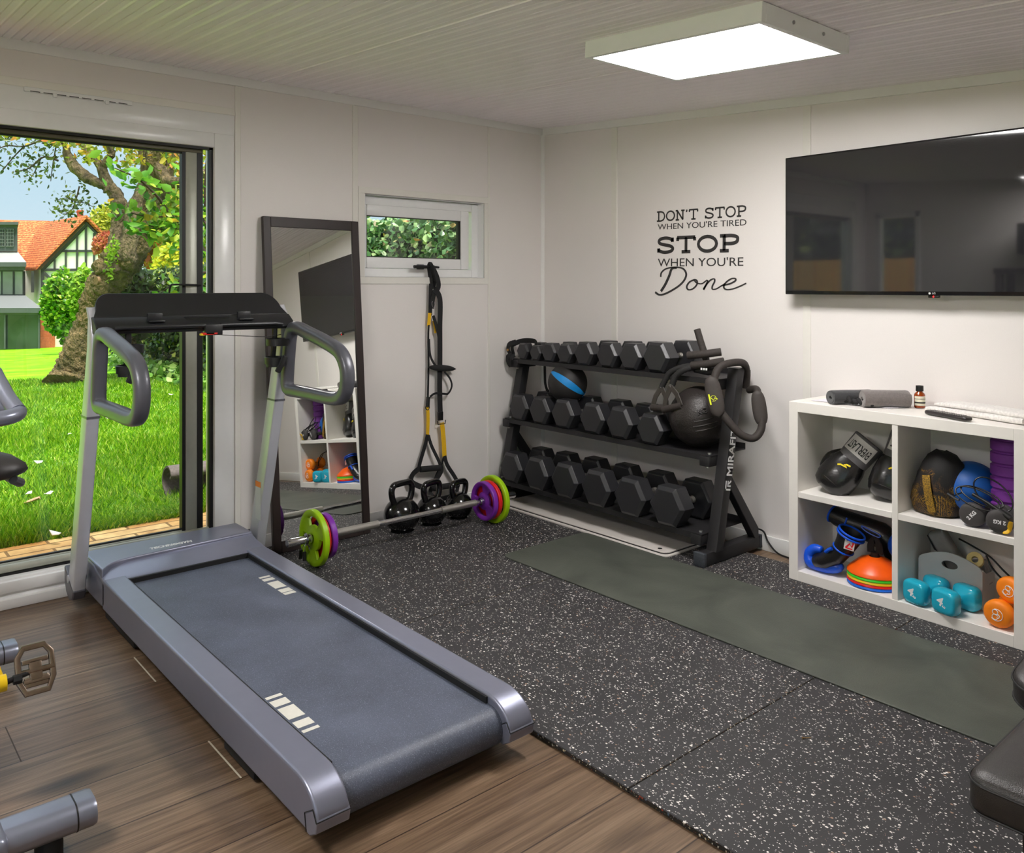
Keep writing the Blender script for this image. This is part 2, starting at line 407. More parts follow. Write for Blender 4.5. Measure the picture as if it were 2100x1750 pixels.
strip(.591, .634, -.006, 0, 0, cz(.61)-.04); strip(1.797, 1.837, -.006, 0, 0, cz(1.8)-.04); strip(3.0, 3.04, -.006, 0, 0, cz(3)-.04)
strip(0, .012, -4.25, -2.0, 2.095, 2.128)
for nm, bx in (('baseboard_left', (0, .014, -1.968, 0)), ('baseboard_right', (.014, X1, -.014, 0)), ('baseboard_back', (.6, 2.6, YB, YB+.014))):
    b = B(); b.box(*bx, 0, .075, bev=.004); structure(b.done(nm, white_m))

# ---- sliding door
b = B()
b.box(-.10, .014, -2.098, -2.004, 0.0, 2.0, bev=.004); b.box(-.10, .014, -4.25, -4.16, 0, 2.0, bev=.004)
b.box(-.10, .0135, -4.16, -2.098, 1.933, 2.0, bev=.004); b.box(-.09, .006, -4.25, -2.0, 2.0, 2.096, bev=.003)
b.box(-.10, .03, -4.25, -2.004, 0.0, .118, bev=.004); b.box(-.06, .055, -4.25, -2.0, 0.0, .040, bev=.004)
b.box(.0, .045, -4.25, -2.002, .060, .108, bev=.008)
door = structure(b.done('door_1', upvc_m))
b = B()                                                         # black gaskets round the opening
b.box(-.03, -.006, -2.116, -2.098, .118, 1.933); b.box(-.03, -.006, -4.16, -2.098, 1.922, 1.9335); b.box(-.03, -.004, -4.16, -2.098, .118, .128)
b.box(-.075, -.03, -2.163, -2.137, .13, 1.925); b.box(-.07, -.034, -2.231, -2.215, .15, 1.912); b.box(-.07, -.034, -3.06, -3.045, .15, 1.912)
b.box(-.058, -.044, -3.05, -2.22, .158, .166); b.box(-.058, -.044, -3.05, -2.22, 1.898, 1.906)
b.done('gasket', black_gasket, door)
b = B(); b.cyl((-.018, -4.16, .142), (-.018, -2.10, .142), .017, n=14); b.box(-.07, -.034, -4.16, -2.135, .125, .160, bev=.006); b.done('bottom_rail', alu_m, door)
b = B(); b.box(-.07, -.028, -4.16, -2.14, 1.905, 1.923, bev=.003); b.done('top_rail', olive_m, door)
b = B(); b.box(-.075, -.03, -2.216, -2.162, .13, 1.915, bev=.006)
b.done('sash_stile', alu_m, door)
b = B(); b.box(-.075, -.03, -3.20, -3.05, .13, 1.915, bev=.006); b.done('meeting_stile', alu_m, door)
for y0, y1, xx in ((-3.05, -2.23, -.052), (-4.16, -3.2, -.052), (-2.137, -2.116, -.085)):
    b = B(); b.box(xx-.002, xx+.002, y0, y1, .15, 1.915); b.done('glass_pane', GLASS, door, ang=0)
b = B(); b.tube(spline([(-.022, -2.150, 1.29), (-.012, -2.20, 1.291), (-.012, -2.275, 1.292), (-.014, -2.29, 1.285), (-.02, -2.293, 1.255)], 5), .0045, 8); b.done('door_handle', black_gasket, door)
# trickle vent over the door
b = B(); b.box(.006, .020, -2.877, -2.460, 2.076, 2.096, bev=.004)
vent = b.done('trickle_vent', upvc_m); tag(vent, 'slim white slotted air vent on the frame over the sliding door', 'air vent')
b = B()
for k in range(8):
    y0 = -2.855+k*.048; b.box(.018, .0206, y0, y0+.036, 2.0775, 2.0805)
b.mi = 0
ch = b.done('slots', black_gasket, vent, loc=(0, 0, 0)); ch.data.transform(Matrix.Translation(-vent.location))
for yv in (-2.765, -2.565):
    b = B(); b.box(.016, .026, yv-.008, yv+.008, 2.066, 2.082, bev=.003); b.done('slider', upvc_m, vent)
# ---- small top-hung window
b = B()
def ringbox(b, y0, y1, z0, z1, t, xa, xb, bev=.004):
    b.box(xa, xb, y0+t, y1-t, z0, z0+t, bev=bev); b.box(xa, xb, y0+t, y1-t, z1-t, z1, bev=bev); b.box(xa, xb, y0, y0+t, z0, z1, bev=bev); b.box(xa, xb, y1-t, y1, z0, z1, bev=bev)
ringbox(b, -1.38, -.482, 1.337, 1.774, .046, -.10, -.052)
for bx in ((-.118, 0.0, -1.29, -.478, 1.329, 1.3365), (-.118, 0, -1.29, -.478, 1.776, 1.782), (-.118, 0, -.4825, -.474, 1.335, 1.777), (-.05, 0, -1.294, -1.286, 1.335, 1.777)):
    b.box(*bx)
win = structure(b.done('window_1', upvc_m))
b = B(); ringbox(b, -1.31, -.555, 1.384, 1.728, .060, -.085, -.044, .006); b.done('sash', upvc_m, win, loc=tuple(-win.location))
b = B(); ringbox(b, -1.252, -.613, 1.442, 1.670, .006, -.062, -.05, 0); b.box(-.075, -.052, -.628, -.616, 1.444, 1.668); b.done('gasket', black_gasket, win, loc=tuple(-win.location))
b = B(); b.box(-.064, -.060, -1.25, -.615, 1.444, 1.668); b.done('glass_pane', GLASS, win, ang=0, loc=tuple(-win.location))
b = B(); b.box(-.046, -.030, -.93, -.885, 1.380, 1.408, bev=.004); b.cyl((-.03, -.905, 1.394), (.012, -.905, 1.394), .008, n=12); b.tube([(.012, -.815, 1.392), (.014, -.86, 1.394), (.014, -.92, 1.394), (.012, -.984, 1.394)], [.006, .008, .010, .009], 10)
b.done('window_handle', mat('black_handle', (22, 22, 24), .35, var=.1), win, loc=tuple(-win.location))
for ch in win.children: pass
# ---- glazed window in the back wall (seen only as a reflection in the television)
b = B()
for bx in ((.10, .52, YB-.07, YB+.008, .14, .20), (.10, .52, YB-.07, YB+.008, 1.93, 1.99), (.10, .15, YB-.07, YB+.008, .14, 1.99), (.47, .52, YB-.07, YB+.008, .14, 1.99)): b.box(*bx, bev=.004)
w2 = structure(b.done('window_2', upvc_m))
b = B(); b.box(.15, .47, YB-.04, YB-.036, .2, 1.93); b.done('glass_pane', GLASS, w2, ang=0, loc=tuple(-w2.location))

b = B()  # unseen window behind the camera, added to bring daylight into the room
for bx in ((2.65, 4.85, YB-.07, YB+.008, .10, .17), (2.65, 4.85, YB-.07, YB+.008, 1.93, 2.0), (2.65, 2.71, YB-.07, YB+.008, .17, 1.93), (4.79, 4.85, YB-.07, YB+.008, .17, 1.93), (3.72, 3.78, YB-.07, YB+.008, .17, 1.93)): b.box(*bx, bev=.004)
w3 = structure(b.done('added_daylight_window', upvc_m))
for x0, x1 in ((2.71, 3.72), (3.78, 4.79)):
    b = B(); b.box(x0, x1, YB-.04, YB-.036, .17, 1.93); b.done('glass_pane', GLASS, w3, ang=0)
# ================================================================== CEILING LIGHTS
lamp_white = mat('lamp_housing', (246, 248, 248), .4, var=.01, scale=30)
m, t, bs, N, L = nodes_of('lit_diffuser')
bs.inputs['Base Color'].default_value = (.9, .9, .9, 1); bs.inputs['Emission Color'].default_value = (1.0, .968, .945, 1); bs.inputs['Emission Strength'].default_value = PANEL_STRENGTH
LW, LD, LT = .73, .525, .062
def ceiling_light(cx, cyv, label):
    r = thing('ceiling_light', label, 'ceiling light', (0, 0, 0), 'square ceiling light panels', local=True)
    b = B(); x, yv = LW/2, LD/2
    for bx in ((-x, x, -yv, -yv+.022), (-x, x, yv-.022, yv), (-x, -x+.022, -yv+.022, yv-.022), (x-.022, x, -yv+.022, yv-.022)): b.box(*bx, -LT, -.002, bev=.0015, seg=1)
    b.box(-x+.02, x-.02, -yv+.02, yv-.02, -.02, -.004)
    b.done('housing', lamp_white, r)
    b = B(); b.box(-x+.022, x-.022, -yv+.022, yv-.022, -LT+.006, -LT+.012); b.done('diffuser', MATS['lit_diffuser'], r, ang=0)
    for q in (-.09, .09):
        b = B(); b.cyl((x-.001, q, -.03), (x+.003, q, -.03), .006, n=12); b.done('screw', mat('steel', (170, 170, 172), .3, metal=.9), r)
    r.location = (cx, cyv, cz(cx)-.001); r.rotation_euler = (0, TILT, 0)
    return r
ceiling_light(2.110, -1.142, 'square white ceiling light panel, lit, in front of the television')
ceiling_light(1.92, -3.93, 'lit white ceiling panel by the back wall, seen reflected in the television')

# ================================================================== RUBBER FLOOR TILES
for (x0, x1), lab in (((.016, 1.229), 'speckled black rubber floor tile in the corner under the barbell and kettlebells'),
                      ((1.231, 2.449), 'speckled black rubber floor tile under the middle of the green mat'),
                      ((2.451, 3.669), 'speckled black rubber floor tile beside the bench at the right')):
    b = B(); b.box(x0, x1, -1.97, -.135, 0.0005, .015, bev=.002, seg=1)
    for f in b.bm.faces: f.material_index = 0 if f.normal.z > .5 or abs(f.calc_center_median().z-.015) < .001 else 1
    o = b.done('rubber_floor_tile', [RUB, RUBEDGE], ang=0); tag(o, lab, 'floor tile', 'speckled rubber floor tiles')
# ================================================================== TREADMILL
tm_body = mat('treadmill_silver', (146, 149, 168), .33, metal=.55, var=.02, scale=20, bump=.04, bscale=900)
tm_light = mat('treadmill_upright_silver', (196, 198, 206), .34, metal=.2, var=.02, scale=20)
tm_dark = mat('treadmill_graphite', (92, 93, 101), .34, metal=.2, var=.04, scale=30, bump=.05, bscale=600)
tm_black = mat('treadmill_black', (30, 31, 34), .42, var=.06, scale=60, bump=.05, bscale=700)
shadow_black = mat('underside_black', (20, 20, 22), .7, var=.1)
belt_m = rubber('running_belt', (84, 90, 106), [(0, (142, 150, 168)), (.5, (110, 118, 136)), (.8, (58, 62, 74))], .55, .5, 420)
mark_m = mat('cream_print', (225, 222, 212), .6, var=.03, scale=80)
tm = thing('treadmill', 'large silver-grey treadmill standing on the laminate in front of the sliding door', 'treadmill', (1.2, -2.362, 0))
YL, YR = -2.687, -2.037
def rail_prof(z0=.048, z1=.160):
    p = [(.425, z0), (.425, z1)]
    p += [(2.06, z1)]
    for k in range(1, 9):
        a = pi/2*(1-k/8); p.append((2.06+.105*cos(a), z1-.075+.075*sin(a)))
    p += [(2.160, .062), (2.135, z0)]
    return p
for ya, yb_ in ((YL, YL+.084), (YR-.084, YR)):
    b = B(); b.prism(rail_prof(), ya, yb_, 'y'); o = b.done('side_rail', tm_body, tm, bev=.007, bseg=3)
    out = ya if ya == YL else yb_
    # end cap with its split line
    b = B(); p = [(2.128, .047), (2.118, .085), (2.168, .118)]
    pr = [(x+.0015*(1 if x > 2.1 else 0), z) for x, z in rail_prof() if x > 2.1]
    b.prism([(2.120, .0465), (2.112, .088), (2.150, .112), (2.1672, .088), (2.1665, .082), (2.1625, .062), (2.137, .0465)], ya-.0015, yb_+.0015, 'y'); c = b.done('end_cap', tm_body, tm, bev=.003)
    b = B(); pts = [(2.1195, ya-.002, .048), (2.1115, ya-.002, .0885), (2.1515, ya-.002, .1135), (2.1685, ya-.002, .0895)]
    b.tube([(2.1688, ya-.002, .090), (2.1688, yb_+.002, .090)], .0012, 6); b.tube(pts, .0012, 6); b.done('seam', black_gasket, c)
# motor cover
b = B()
sec = [(.085, .055), (.075, .10), (.095, .165), (.125, .188), (.30, .187), (.345, .174), (.425, .161), (.452, .150), (.452, .06), (.40, .052)]
sec2 = [(x, z) for x, z in sec]
b.prism(sec, YL, YR, 'y')
b.done('motor_cover', tm_body, tm, bev=.008, bseg=3)
b = B(); b.prism([(.125, YL+.003), (.412, YL+.003), (.398, -2.672), (.372, -2.655), (.348, -2.632), (.332, -2.600), (.324, -2.55), (.306, YR-.003), (.125, YR-.003)], .15, .1945, 'z'); b.done('cover_lid', tm_body, tm, bev=.007, bseg=3)
b = B(); text_into(b, 'TECHNOGYM', frame((.270, -2.381, .1950), (.03, 1, 0), (-1, 0, 0)), .034, .0004, shear=.25, sx=.80, offs=.0016); b.done('lettering', mat('white_print', (235, 235, 235), .5), tm, ang=0)
# belt
b = B(); pr = [(.452, .134), (2.085, .134)]
pr += [(2.085+.052*sin(a), .082+.052*cos(a)) for a in [pi*k/14 for k in range(1, 15)]]
pr += [(.452, .030)]
b.prism(pr, YL+.084, YR-.084, 'y'); belt = b.done('running_belt', belt_m, tm, ang=50)
for y0, y1, bars in ((-2.577, -2.530, ((1.645, 1.660), (1.675, 1.712), (1.726, 1.797), (1.816, 1.852), (1.868, 1.882))),
                     (-2.193, -2.148, ((.720, .737), (.750, .777), (.800, .876), (.895, .932), (.938, .960)))):
    for x0, x1 in bars:
        b = B(); b.box(x0, x1, y0, y1, .1338, .1347); b.done('belt_marking', mark_m, belt, ang=0)
b = B()
for yv in (YL+.084, YR-.090): b.box(.45, 2.07, yv, yv+.006, .130, .152)
b.box(.450, .462, YL+.08, YR-.08, .128, .152); b.done('belt_gap', shadow_black, tm)
b = B(); b.box(.35, 2.02, YL+.02, YR-.02, .024, .055)
b.box(.42, .78, YL+.012, YL+.06, .012, .05, bev=.004); b.box(1.60, 1.80, YL+.012, YL+.06, .012, .05, bev=.004)
b.done('base_frame', shadow_black, tm)
for x, yv in ((.55, YL+.05), (1.72, YL+.05), (.55, YR-.05), (1.72, YR-.05)):
    b = B(); b.cyl((x, yv, 0), (x, yv, .03), .025, n=16); b.done('foot', shadow_black, tm)
# uprights
UX = lambda z: .165+.30*z                                        # rear edge of the leaning upright
for sgn in (-1, 1):
    yc = -2.362+sgn*.3685; hw = .0225
    if sgn < 0: yc -= .002
    z0, z1 = (.075, .79)
    rs = []
    for z, dep in ((z0, .088), (.40, .088), (z1, .082)):
        rs.append([Vector((UX(z)+a+dep/2, yc+c, z)) for a, c in rrect(dep, hw*2, .007, 3)])
    b = B(); b.rings(rs); up = b.done('upright', tm_light, tm)
    b = B()
    rs = [[Vector((UX(z)+a+dep/2, yc+c, z)) for a, c in rrect(dep, hw*2, .007, 3)] for z, dep in ((.795, .080), (.95, .074), (1.06, .066), (1.10, .062), (1.16, .034), (1.205, .020))]
    off = [0, 0, 0, -.010, -.018, -.062]
    rs = [[p+Vector((o, 0, 0)) for p in r] for r, o in zip(rs, off)]
    b.rings(rs); b.done('upper_upright', tm_light, tm)
    b = B(); b.box(UX(.79)-.001, UX(.79)+.0835, yc-hw-.001, yc+hw+.001, .789, .797); b.done('joint_ring', tm_dark, tm)
    b = B(); b.prism([(.14, .16), (.145, .10), (.17, .06), (.215, .04), (.265, .05), (.285, .09)], yc-hw-.002, yc+hw+.002, 'y'); b.done('upright_foot', tm_dark, tm, bev=.006)
    b = B(); b.cyl((.205, yc+sgn*hw, .12), (.205, yc+sgn*(hw+.003), .12), .016, n=20); b.done('bolt_cap', tm_light, tm)
    # D-shaped hand grip
    pts = [(.580, .847), (.64, .847), (.80, .848), (.98, .850), (1.045, .875), (1.068, .93), (1.058, .985), (1.01, 1.033), (.90, 1.064), (.76, 1.092), (.64, 1.112), (.592, 1.085), (.572, 1.0), (.560, .92), (.558, .868)]
    cen = spline([(x, yc, z) for x, z in pts], 5, True)
    b = B(); b.sweep(cen, rrect(.052, .050, .018, 3), closed=True, up=(0, 1, 0)); b.done('hand_grip', tm_dark, tm, ang=50)
# console
def conx(z): return .585-(z-1.12)*1.05
CY0, CY1 = -2.750, -1.980
def con_pt(yv, z, d=0): return Vector((conx(z)+d*.69, yv, z+d*.72))
def outline(z0, z1, r, inset=0):
    p = [(CY0+inset+.004, z0), (CY1-inset-.004, z0)]
    for k in range(9):
        a = pi/2*k/8; p.append((CY1-inset-.02-r+r*cos(a), z1-r+r*sin(a)))
    for k in range(9):
        a = pi/2*k/8; p.append((CY0+inset+.02+r-r*sin(a), z1-r+r*cos(a)))
    return p
b = B(); o1 = outline(1.165, 1.255, .06)
b.rings([[con_pt(yv, z, -.02) for yv, z in o1], [con_pt(yv, z, .004) for yv, z in o1]]); b.done('console_panel', tm_black, tm, bev=.003)
b = B(); b.rings([[Vector((x, yv, z)) for x, z in ((.505, 1.172), (.548, 1.166), (.585, 1.142), (.605, 1.118), (.596, 1.108), (.53, 1.108))] for yv in (CY0, CY1)]); b.done('console_ledge', tm_black, tm, bev=.004)
b = B(); b.tube([(.607, CY0+.06, 1.128), (.612, CY0+.09, 1.131), (.612, -2.36, 1.131)], .008, 10); b.tube([(.612, -2.30, 1.131), (.612, CY1-.09, 1.131), (.607, CY1-.06, 1.126)], .008, 10); b.done('tray_edge', tm_black, tm)
for yv in (-2.535, -2.185):
    b = B(); b.box(.555, .566, yv-.028, yv+.028, 1.15, 1.182, bev=.004); b.box(.55, .59, yv-.03, yv+.03, 1.147, 1.155, bev=.003); b.done('tablet_clip', tm_black, tm)
b = B(); b.box(.572, .582, -2.43, -2.25, 1.160, 1.167, bev=.003); b.done('tablet_slot', shadow_black, tm)
b = B(); b.box(.596, .622, -2.365, -2.295, 1.092, 1.135, bev=.005); k0 = b.done('safety_key', tm_black, tm)
b = B(); b.box(.60, .622, -2.375, -2.33, 1.094, 1.103, bev=.002); b.box(.604, .6235, -2.33, -2.318, 1.096, 1.102); b.done('key_tab', mat('red_plastic', (215, 40, 40), .4), k0)
b = B(); b.box(.600, .6215, -2.381, -2.366, 1.092, 1.100, bev=.002); b.done('key_sticker', mat('yellow_plastic', (240, 200, 30), .4), k0)
b = B(); b.tube(spline([(.612, -2.32, 1.094), (.60, -2.2, 1.083), (.59, -2.10, 1.076), (.575, -2.03, 1.082)], 6), .0016, 6); b.done('safety_cord', black_gasket, tm)
for yv in (-2.635, -2.058):
    b = B()
    b.tube([(.575, yv, 1.115), (.572, yv, 1.06), (.555, yv, .985)], .012, 8)
    for zc in (1.052, .975):
        b.lathe([(.036, zc-.014), (.045, zc-.014), (.046, zc+.014), (.043, zc+.016), (.040, zc+.012)], 24, M=Matrix.Translation((.60 if zc > 1 else .585, yv, 0)), closed=True)
    b.cyl((.585, yv, .95), (.585, yv, .965), .040, n=24)
    b.box(.628, .642, yv-.012, yv+.012, .925, 1.0, bev=.005, M=Matrix.Translation((.63, yv, .96)) @ Matrix.Rotation(-.5, 4, 'X') @ Matrix.Translation((-.63, -yv, -.96)))
    b.done('bottle_holder', tm_black, tm)
b = B()
M = frame((UX(.3)+.0885, -1.9935, .31), (0, -1, 0), (.30, 0, .957))
Mi = frame((UX(.33)+.05, -2.0166-.0003, .33), (1, 0, 0), (.287, 0, .957))
b.box(-.028, .028, -.085, .085, 0, .0006, M=Mi); o = b.done('warning_label', mat('label_white', (205, 208, 212), .5, var=.05, scale=300), tm, ang=0)
b = B(); b.box(-.028, .028, .06, .085, .0004, .0010, M=Mi); b.done('orange_band', mat('orange_print', (235, 130, 50), .5), o, ang=0)

# ================================================================== EXERCISE BIKE (mostly left of the frame)
bike_m = mat('bike_silver', (138, 142, 158), .3, metal=.5, var=.03, scale=30)
bk = thing('exercise_bike', 'silver indoor exercise bike at the left edge, black saddle and yellow crank showing', 'exercise bike', (1.2, -3.33, 0))
for x, ext in ((.70, -3.02), (1.760, -3.045)):
    b = B(); b.sweep([(x, -3.66, .082), (x, ext-.008, .082), (x, ext, .082)], rrect(.098, .062, .03, 5), scl=[1, 1, .94], up=(0, 0, 1)); s_ = b.done('stabiliser', bike_m, bk)
    b = B(); b.sweep([(x, ext-.042, .082), (x, ext-.039, .082)], rrect(.0995, .0635, .03, 5), up=(0, 0, 1)); b.done('end_seam', black_gasket, s_)
    for yv in (ext-.09, -3.58):
        b = B(); b.lathe([(.026, 0), (.029, .004), (.029, .035), (.02, .05)], 20, M=Matrix.Translation((x, yv, 0))); b.done('foot', shadow_black, s_)
b = B(); b.box(1.70, 1.835, -3.44, -3.222, .070, .1215, bev=.02, seg=4); b.done('rear_bracket', bike_m, bk)
b = B(); b.sweep([(.70, -3.33, .10), (1.2, -3.33, .20), (1.76, -3.33, .10)], rrect(.09, .07, .02), up=(0, 0, 1)); b.tube([(1.2, -3.33, .2), (1.45, -3.33, .62)], .03, 12); b.tube([(1.05, -3.33, .3), (.95, -3.33, .85)], .035, 12); b.done('frame', bike_m, bk)
b = B(); b.lathe([(.02, -.02), (.21, -.02), (.22, -.012), (.22, .012), (.21, .02), (.02, .02)], 40, M=Matrix.Translation((.86, -3.40, .36)) @ Matrix.Rotation(pi/2, 4, 'X')); b.done('flywheel', tm_dark, bk)
b = B(); b.tube([(1.45, -3.33, .62), (1.50, -3.33, .77)], .022, 12); b.done('seat_post', bike_m, bk)
# saddle: wide rounded rear
rs = []
for x, w_, h_ in ((1.36, .018, .020), (1.40, .026, .026), (1.50, .040, .032), (1.60, .090, .042), (1.66, .120, .047), (1.71, .124, .045), (1.745, .095, .032), (1.758, .05, .014)):
    rs.append([Vector((x, -3.29+w_*cos(2*pi*j/20)*1.0, .872+h_*sin(2*pi*j/20)*(1.0 if sin(2*pi*j/20) > 0 else .55))) for j in range(20)])
b = B(); b.rings(rs); sd_ = b.done('saddle', mat('black_vinyl', (44, 42, 42), .42, var=.08, scale=80, bump=.12, bscale=900), bk, ang=60)
b = B(); b.tube(spline([(1.655, -3.255, .921), (1.67, -3.22, .905), (1.675, -3.190, .884), (1.672, -3.172, .866)], 6), .0012, 6); b.done('stitching', black_gasket, sd_)
b = B(); b.tube(spline([(1.60, -3.20, .845), (1.66, -3.182, .836), (1.71, -3.182, .842), (1.735, -3.20, .855)], 5), .010, 10); b.done('saddle_rim', tm_dark, sd_)
# handlebars: a loop and a bull-horn
b = B()
b.tube(spline([(1.10, -3.44, .935), (1.25, -3.42, .932), (1.34, -3.35, .935), (1.36, -3.25, .937), (1.345, -3.155, .94), (1.30, -3.115, .945), (1.23, -3.12, .95), (1.18, -3.15, .948), (1.13, -3.3, .948)], 6), .020, 14)
b.tube(spline([(1.30, -3.118, .95), (1.25, -3.135, .985), (1.20, -3.15, 1.03), (1.18, -3.158, 1.055)], 5), [.021]*14+[.019, .010], 14)
b.done('handlebar', bike_m, bk, ang=60)
b = B(); b.tube([(.95, -3.33, .85), (1.05, -3.34, .935)], .028, 12); b.done('handlebar_stem', bike_m, bk)
# crank and clipless pedal
PC = at(73, 1375, 1.98)
ck = PC+Vector((.012, -.075, -.005))
c0 = ck+Vector((-.12, -.05, .08))
b = B(); b.cyl(c0+Vector((0, .012, 0)), (c0.x, -3.40, c0.z), .018, n=16); b.tube([(1.33, -3.33, .42), (c0.x, -3.33, c0.z)], .034, 12); b.done('bottom_bracket', shadow_black, bk)
b = B(); b.sweep([c0, ck+Vector((-.03, -.004, .02)), ck], rrect(.026, .020, .008), up=(0, 1, 0)); b.cyl(ck+Vector((0, -.012, 0)), ck+Vector((0, .012, 0)), .019, n=20); cr_ = b.done('crank_arm', mat('yellow_crank', (236, 196, 20), .35, var=.05, scale=60), bk)
b = B(); b.cyl(ck+Vector((0, .010, 0)), ck+Vector((0, .014, 0)), .009, n=14); b.cyl(ck+Vector((0, .012, 0)), PC+Vector((0, -.012, 0)), .0065, n=12); b.cyl(ck+Vector((0, .026, 0)), ck+Vector((0, .044, 0)), .011, n=6); b.done('pedal_axle', shadow_black, cr_)
ped_m = mat('pedal_steel', (140, 124, 110), .26, metal=.9, var=.1, scale=60)
Mp = Matrix.Translation(PC) @ Matrix.Rotation(radians(-28), 4, 'Y')
b = B()
ringp = [(-.022, .055), (.022, .055), (.036, .035), (.036, -.02), (.024, -.048), (-.024, -.048), (-.036, -.02), (-.036, .035)]
b.sweep([(0+.0, a, c) for a, c in ringp], rrect(.014, .012, .004, 2), closed=True, up=(1, 0, 0), M=Mp)
b.cyl((0, -.04, 0), (0, .04, 0), .0075, n=12, M=Mp)
for q in (-.022, .022): b.box(-.004, .006, -.028, .028, q-.005, q+.005, bev=.002, M=Mp)
b.box(-.006, .006, -.014, .014, -.024, .024, bev=.003, M=Mp); b.box(-.004, .004, -.026, .026, -.036, -.012, bev=.003, M=Mp)
b.done('pedal', ped_m, bk)

# ================================================================== LEANING MIRROR
wenge = mat('dark_wood_frame', (44, 34, 32), .45, var=.18, scale=14, stretch=(1, 1, .12), bump=.1, bscale=60)
mr = thing('standing_mirror', 'tall dark-framed mirror leaning on the wall behind the treadmill', 'mirror', (0, 0, 0), local=True)
W2, H = .264, 1.612
for yv in (-1, 1):
    b = B(); y0, y1 = sorted((yv*W2, yv*(W2-.041))); b.box(-.024, 0, y0, y1, 0, H); b.done('frame_side', wenge, mr, bev=.003)
for z0, z1 in ((0, .055), (H-.05, H)):
    b = B(); b.box(-.0235, -.0005, -W2+.041, W2-.041, z0, z1); b.done('frame_rail', wenge, mr, bev=.002)
m, t, bs, N, L = nodes_of('mirror_silver'); bs.inputs['Metallic'].default_value = 1; bs.inputs['Roughness'].default_value = .004; bs.inputs['Base Color'].default_value = (.86, .88, .87, 1)
nz = N('ShaderNodeTexNoise'); nz.inputs['Scale'].default_value = 3; rr = ramp_node(t, [(0, (235, 238, 236)), (1, (240, 242, 240))]); L(nz.outputs[0], rr.inputs[0]); L(rr.outputs[0], bs.inputs['Base Color'])
b = B(); b.box(-.012, -.0075, -W2+.04, W2-.04, .05, H-.045); b.done('mirror_glass', m, mr, ang=0)
mr.location = (.157, -1.608, .0172); mr.rotation_euler = (0, -math.atan2(.1225, 1.607), .0135)

# ================================================================== KETTLEBELLS
kb_m = mat('glossy_black_iron', (14, 14, 15), .16, var=.1, scale=50, coat=.3)
def kettlebell(loc, r, h, rz, label):
    k = thing('kettlebell', label, 'kettlebell', (0, 0, 0), 'black kettlebells', local=True)
    b = B(); pr = [(.001, 0), (r*.62, 0), (r*.70, .004)]
    for i in range(1, 20):
        a = radians(-62+i*8); pr.append((r*cos(a), r*.88+r*sin(a)*.97))
    pr.append((.002, r*.88+r*.965)); b.lathe(pr, 40); b.done('bell_body', kb_m, k, ang=60)
    hw = r*.80; top = h-.017; zb = r*1.45
    pts = [(0, -hw*.62, zb), (0, -hw*.86, zb+(top-zb)*.38), (0, -hw*.92, zb+(top-zb)*.75), (0, -hw*.72, top-.004), (0, -hw*.3, top), (0, hw*.3, top), (0, hw*.72, top-.004), (0, hw*.92, zb+(top-zb)*.75), (0, hw*.86, zb+(top-zb)*.38), (0, hw*.62, zb)]
    b = B(); b.tube(spline(pts, 5), .0165, 14); b.done('handle', kb_m, k, ang=60)
    k.location = loc; k.rotation_euler = (0, 0, rz)
    return k
kettlebell((.215, -1.196, .0155), .094, .262, .15, 'largest of the three black kettlebells, next to the mirror')
kettlebell((.215, -1.008, .0155), .082, .236, .2, 'middle black kettlebell between the two others by the wall')
kettlebell((.215, -.826, .0155), .076, .212, .2, 'smallest black kettlebell, nearest the coloured far plates')

# ================================================================== BARBELL
chrome = mat('chrome', (205, 205, 208), .14, metal=1.0, var=.02, scale=30)
knurl = mat('knurled_steel', (168, 165, 158), .35, metal=.85, var=.06, scale=300, bump=.4, bscale=900)
lime_m = mat('lime_plastic', (160, 206, 12), .38, var=.04, scale=60, bump=.05, bscale=500)
purple_m = mat('purple_plastic', (128, 46, 168), .36, var=.05, scale=60, bump=.05, bscale=500)
red_m = mat('red_rubber_plastic', (220, 30, 40), .38, var=.05, scale=60)
BX, BZ = .415, .1425
bb = thing('barbell', 'chrome barbell with lime, red and purple plates in front of the kettlebells', 'barbell', (BX, -1.26, .015))
b = B(); b.lathe([(.0001, -.665), (.0165, -.665), (.0178, -.663), (.0178, -.555), (.0142, -.553), (.0142, -.43), (.0125, -.425), (.0125, .425), (.0142, .43), (.0142, .555), (.0178, .557), (.0178, .663), (.0165, .665), (.0001, .665)], 24, M=Matrix.Translation((BX, -1.2625, BZ)) @ Matrix.Rotation(pi/2, 4, 'X')); b.done('bar', chrome, bb)
for y0, y1 in ((-1.683, -1.461), (-1.088, -.867)):
    b = B(); b.cyl((BX, y0, BZ), (BX, y1, BZ), .0172, n=24); b.done('knurled_grip', knurl, bb)
for y0, y1 in ((-1.70, -1.683), (-.835, -.82)):
    b = B(); b.cyl((BX, y0, BZ), (BX, y1, BZ), .0185, n=24); b.done('inner_collar', chrome, bb)
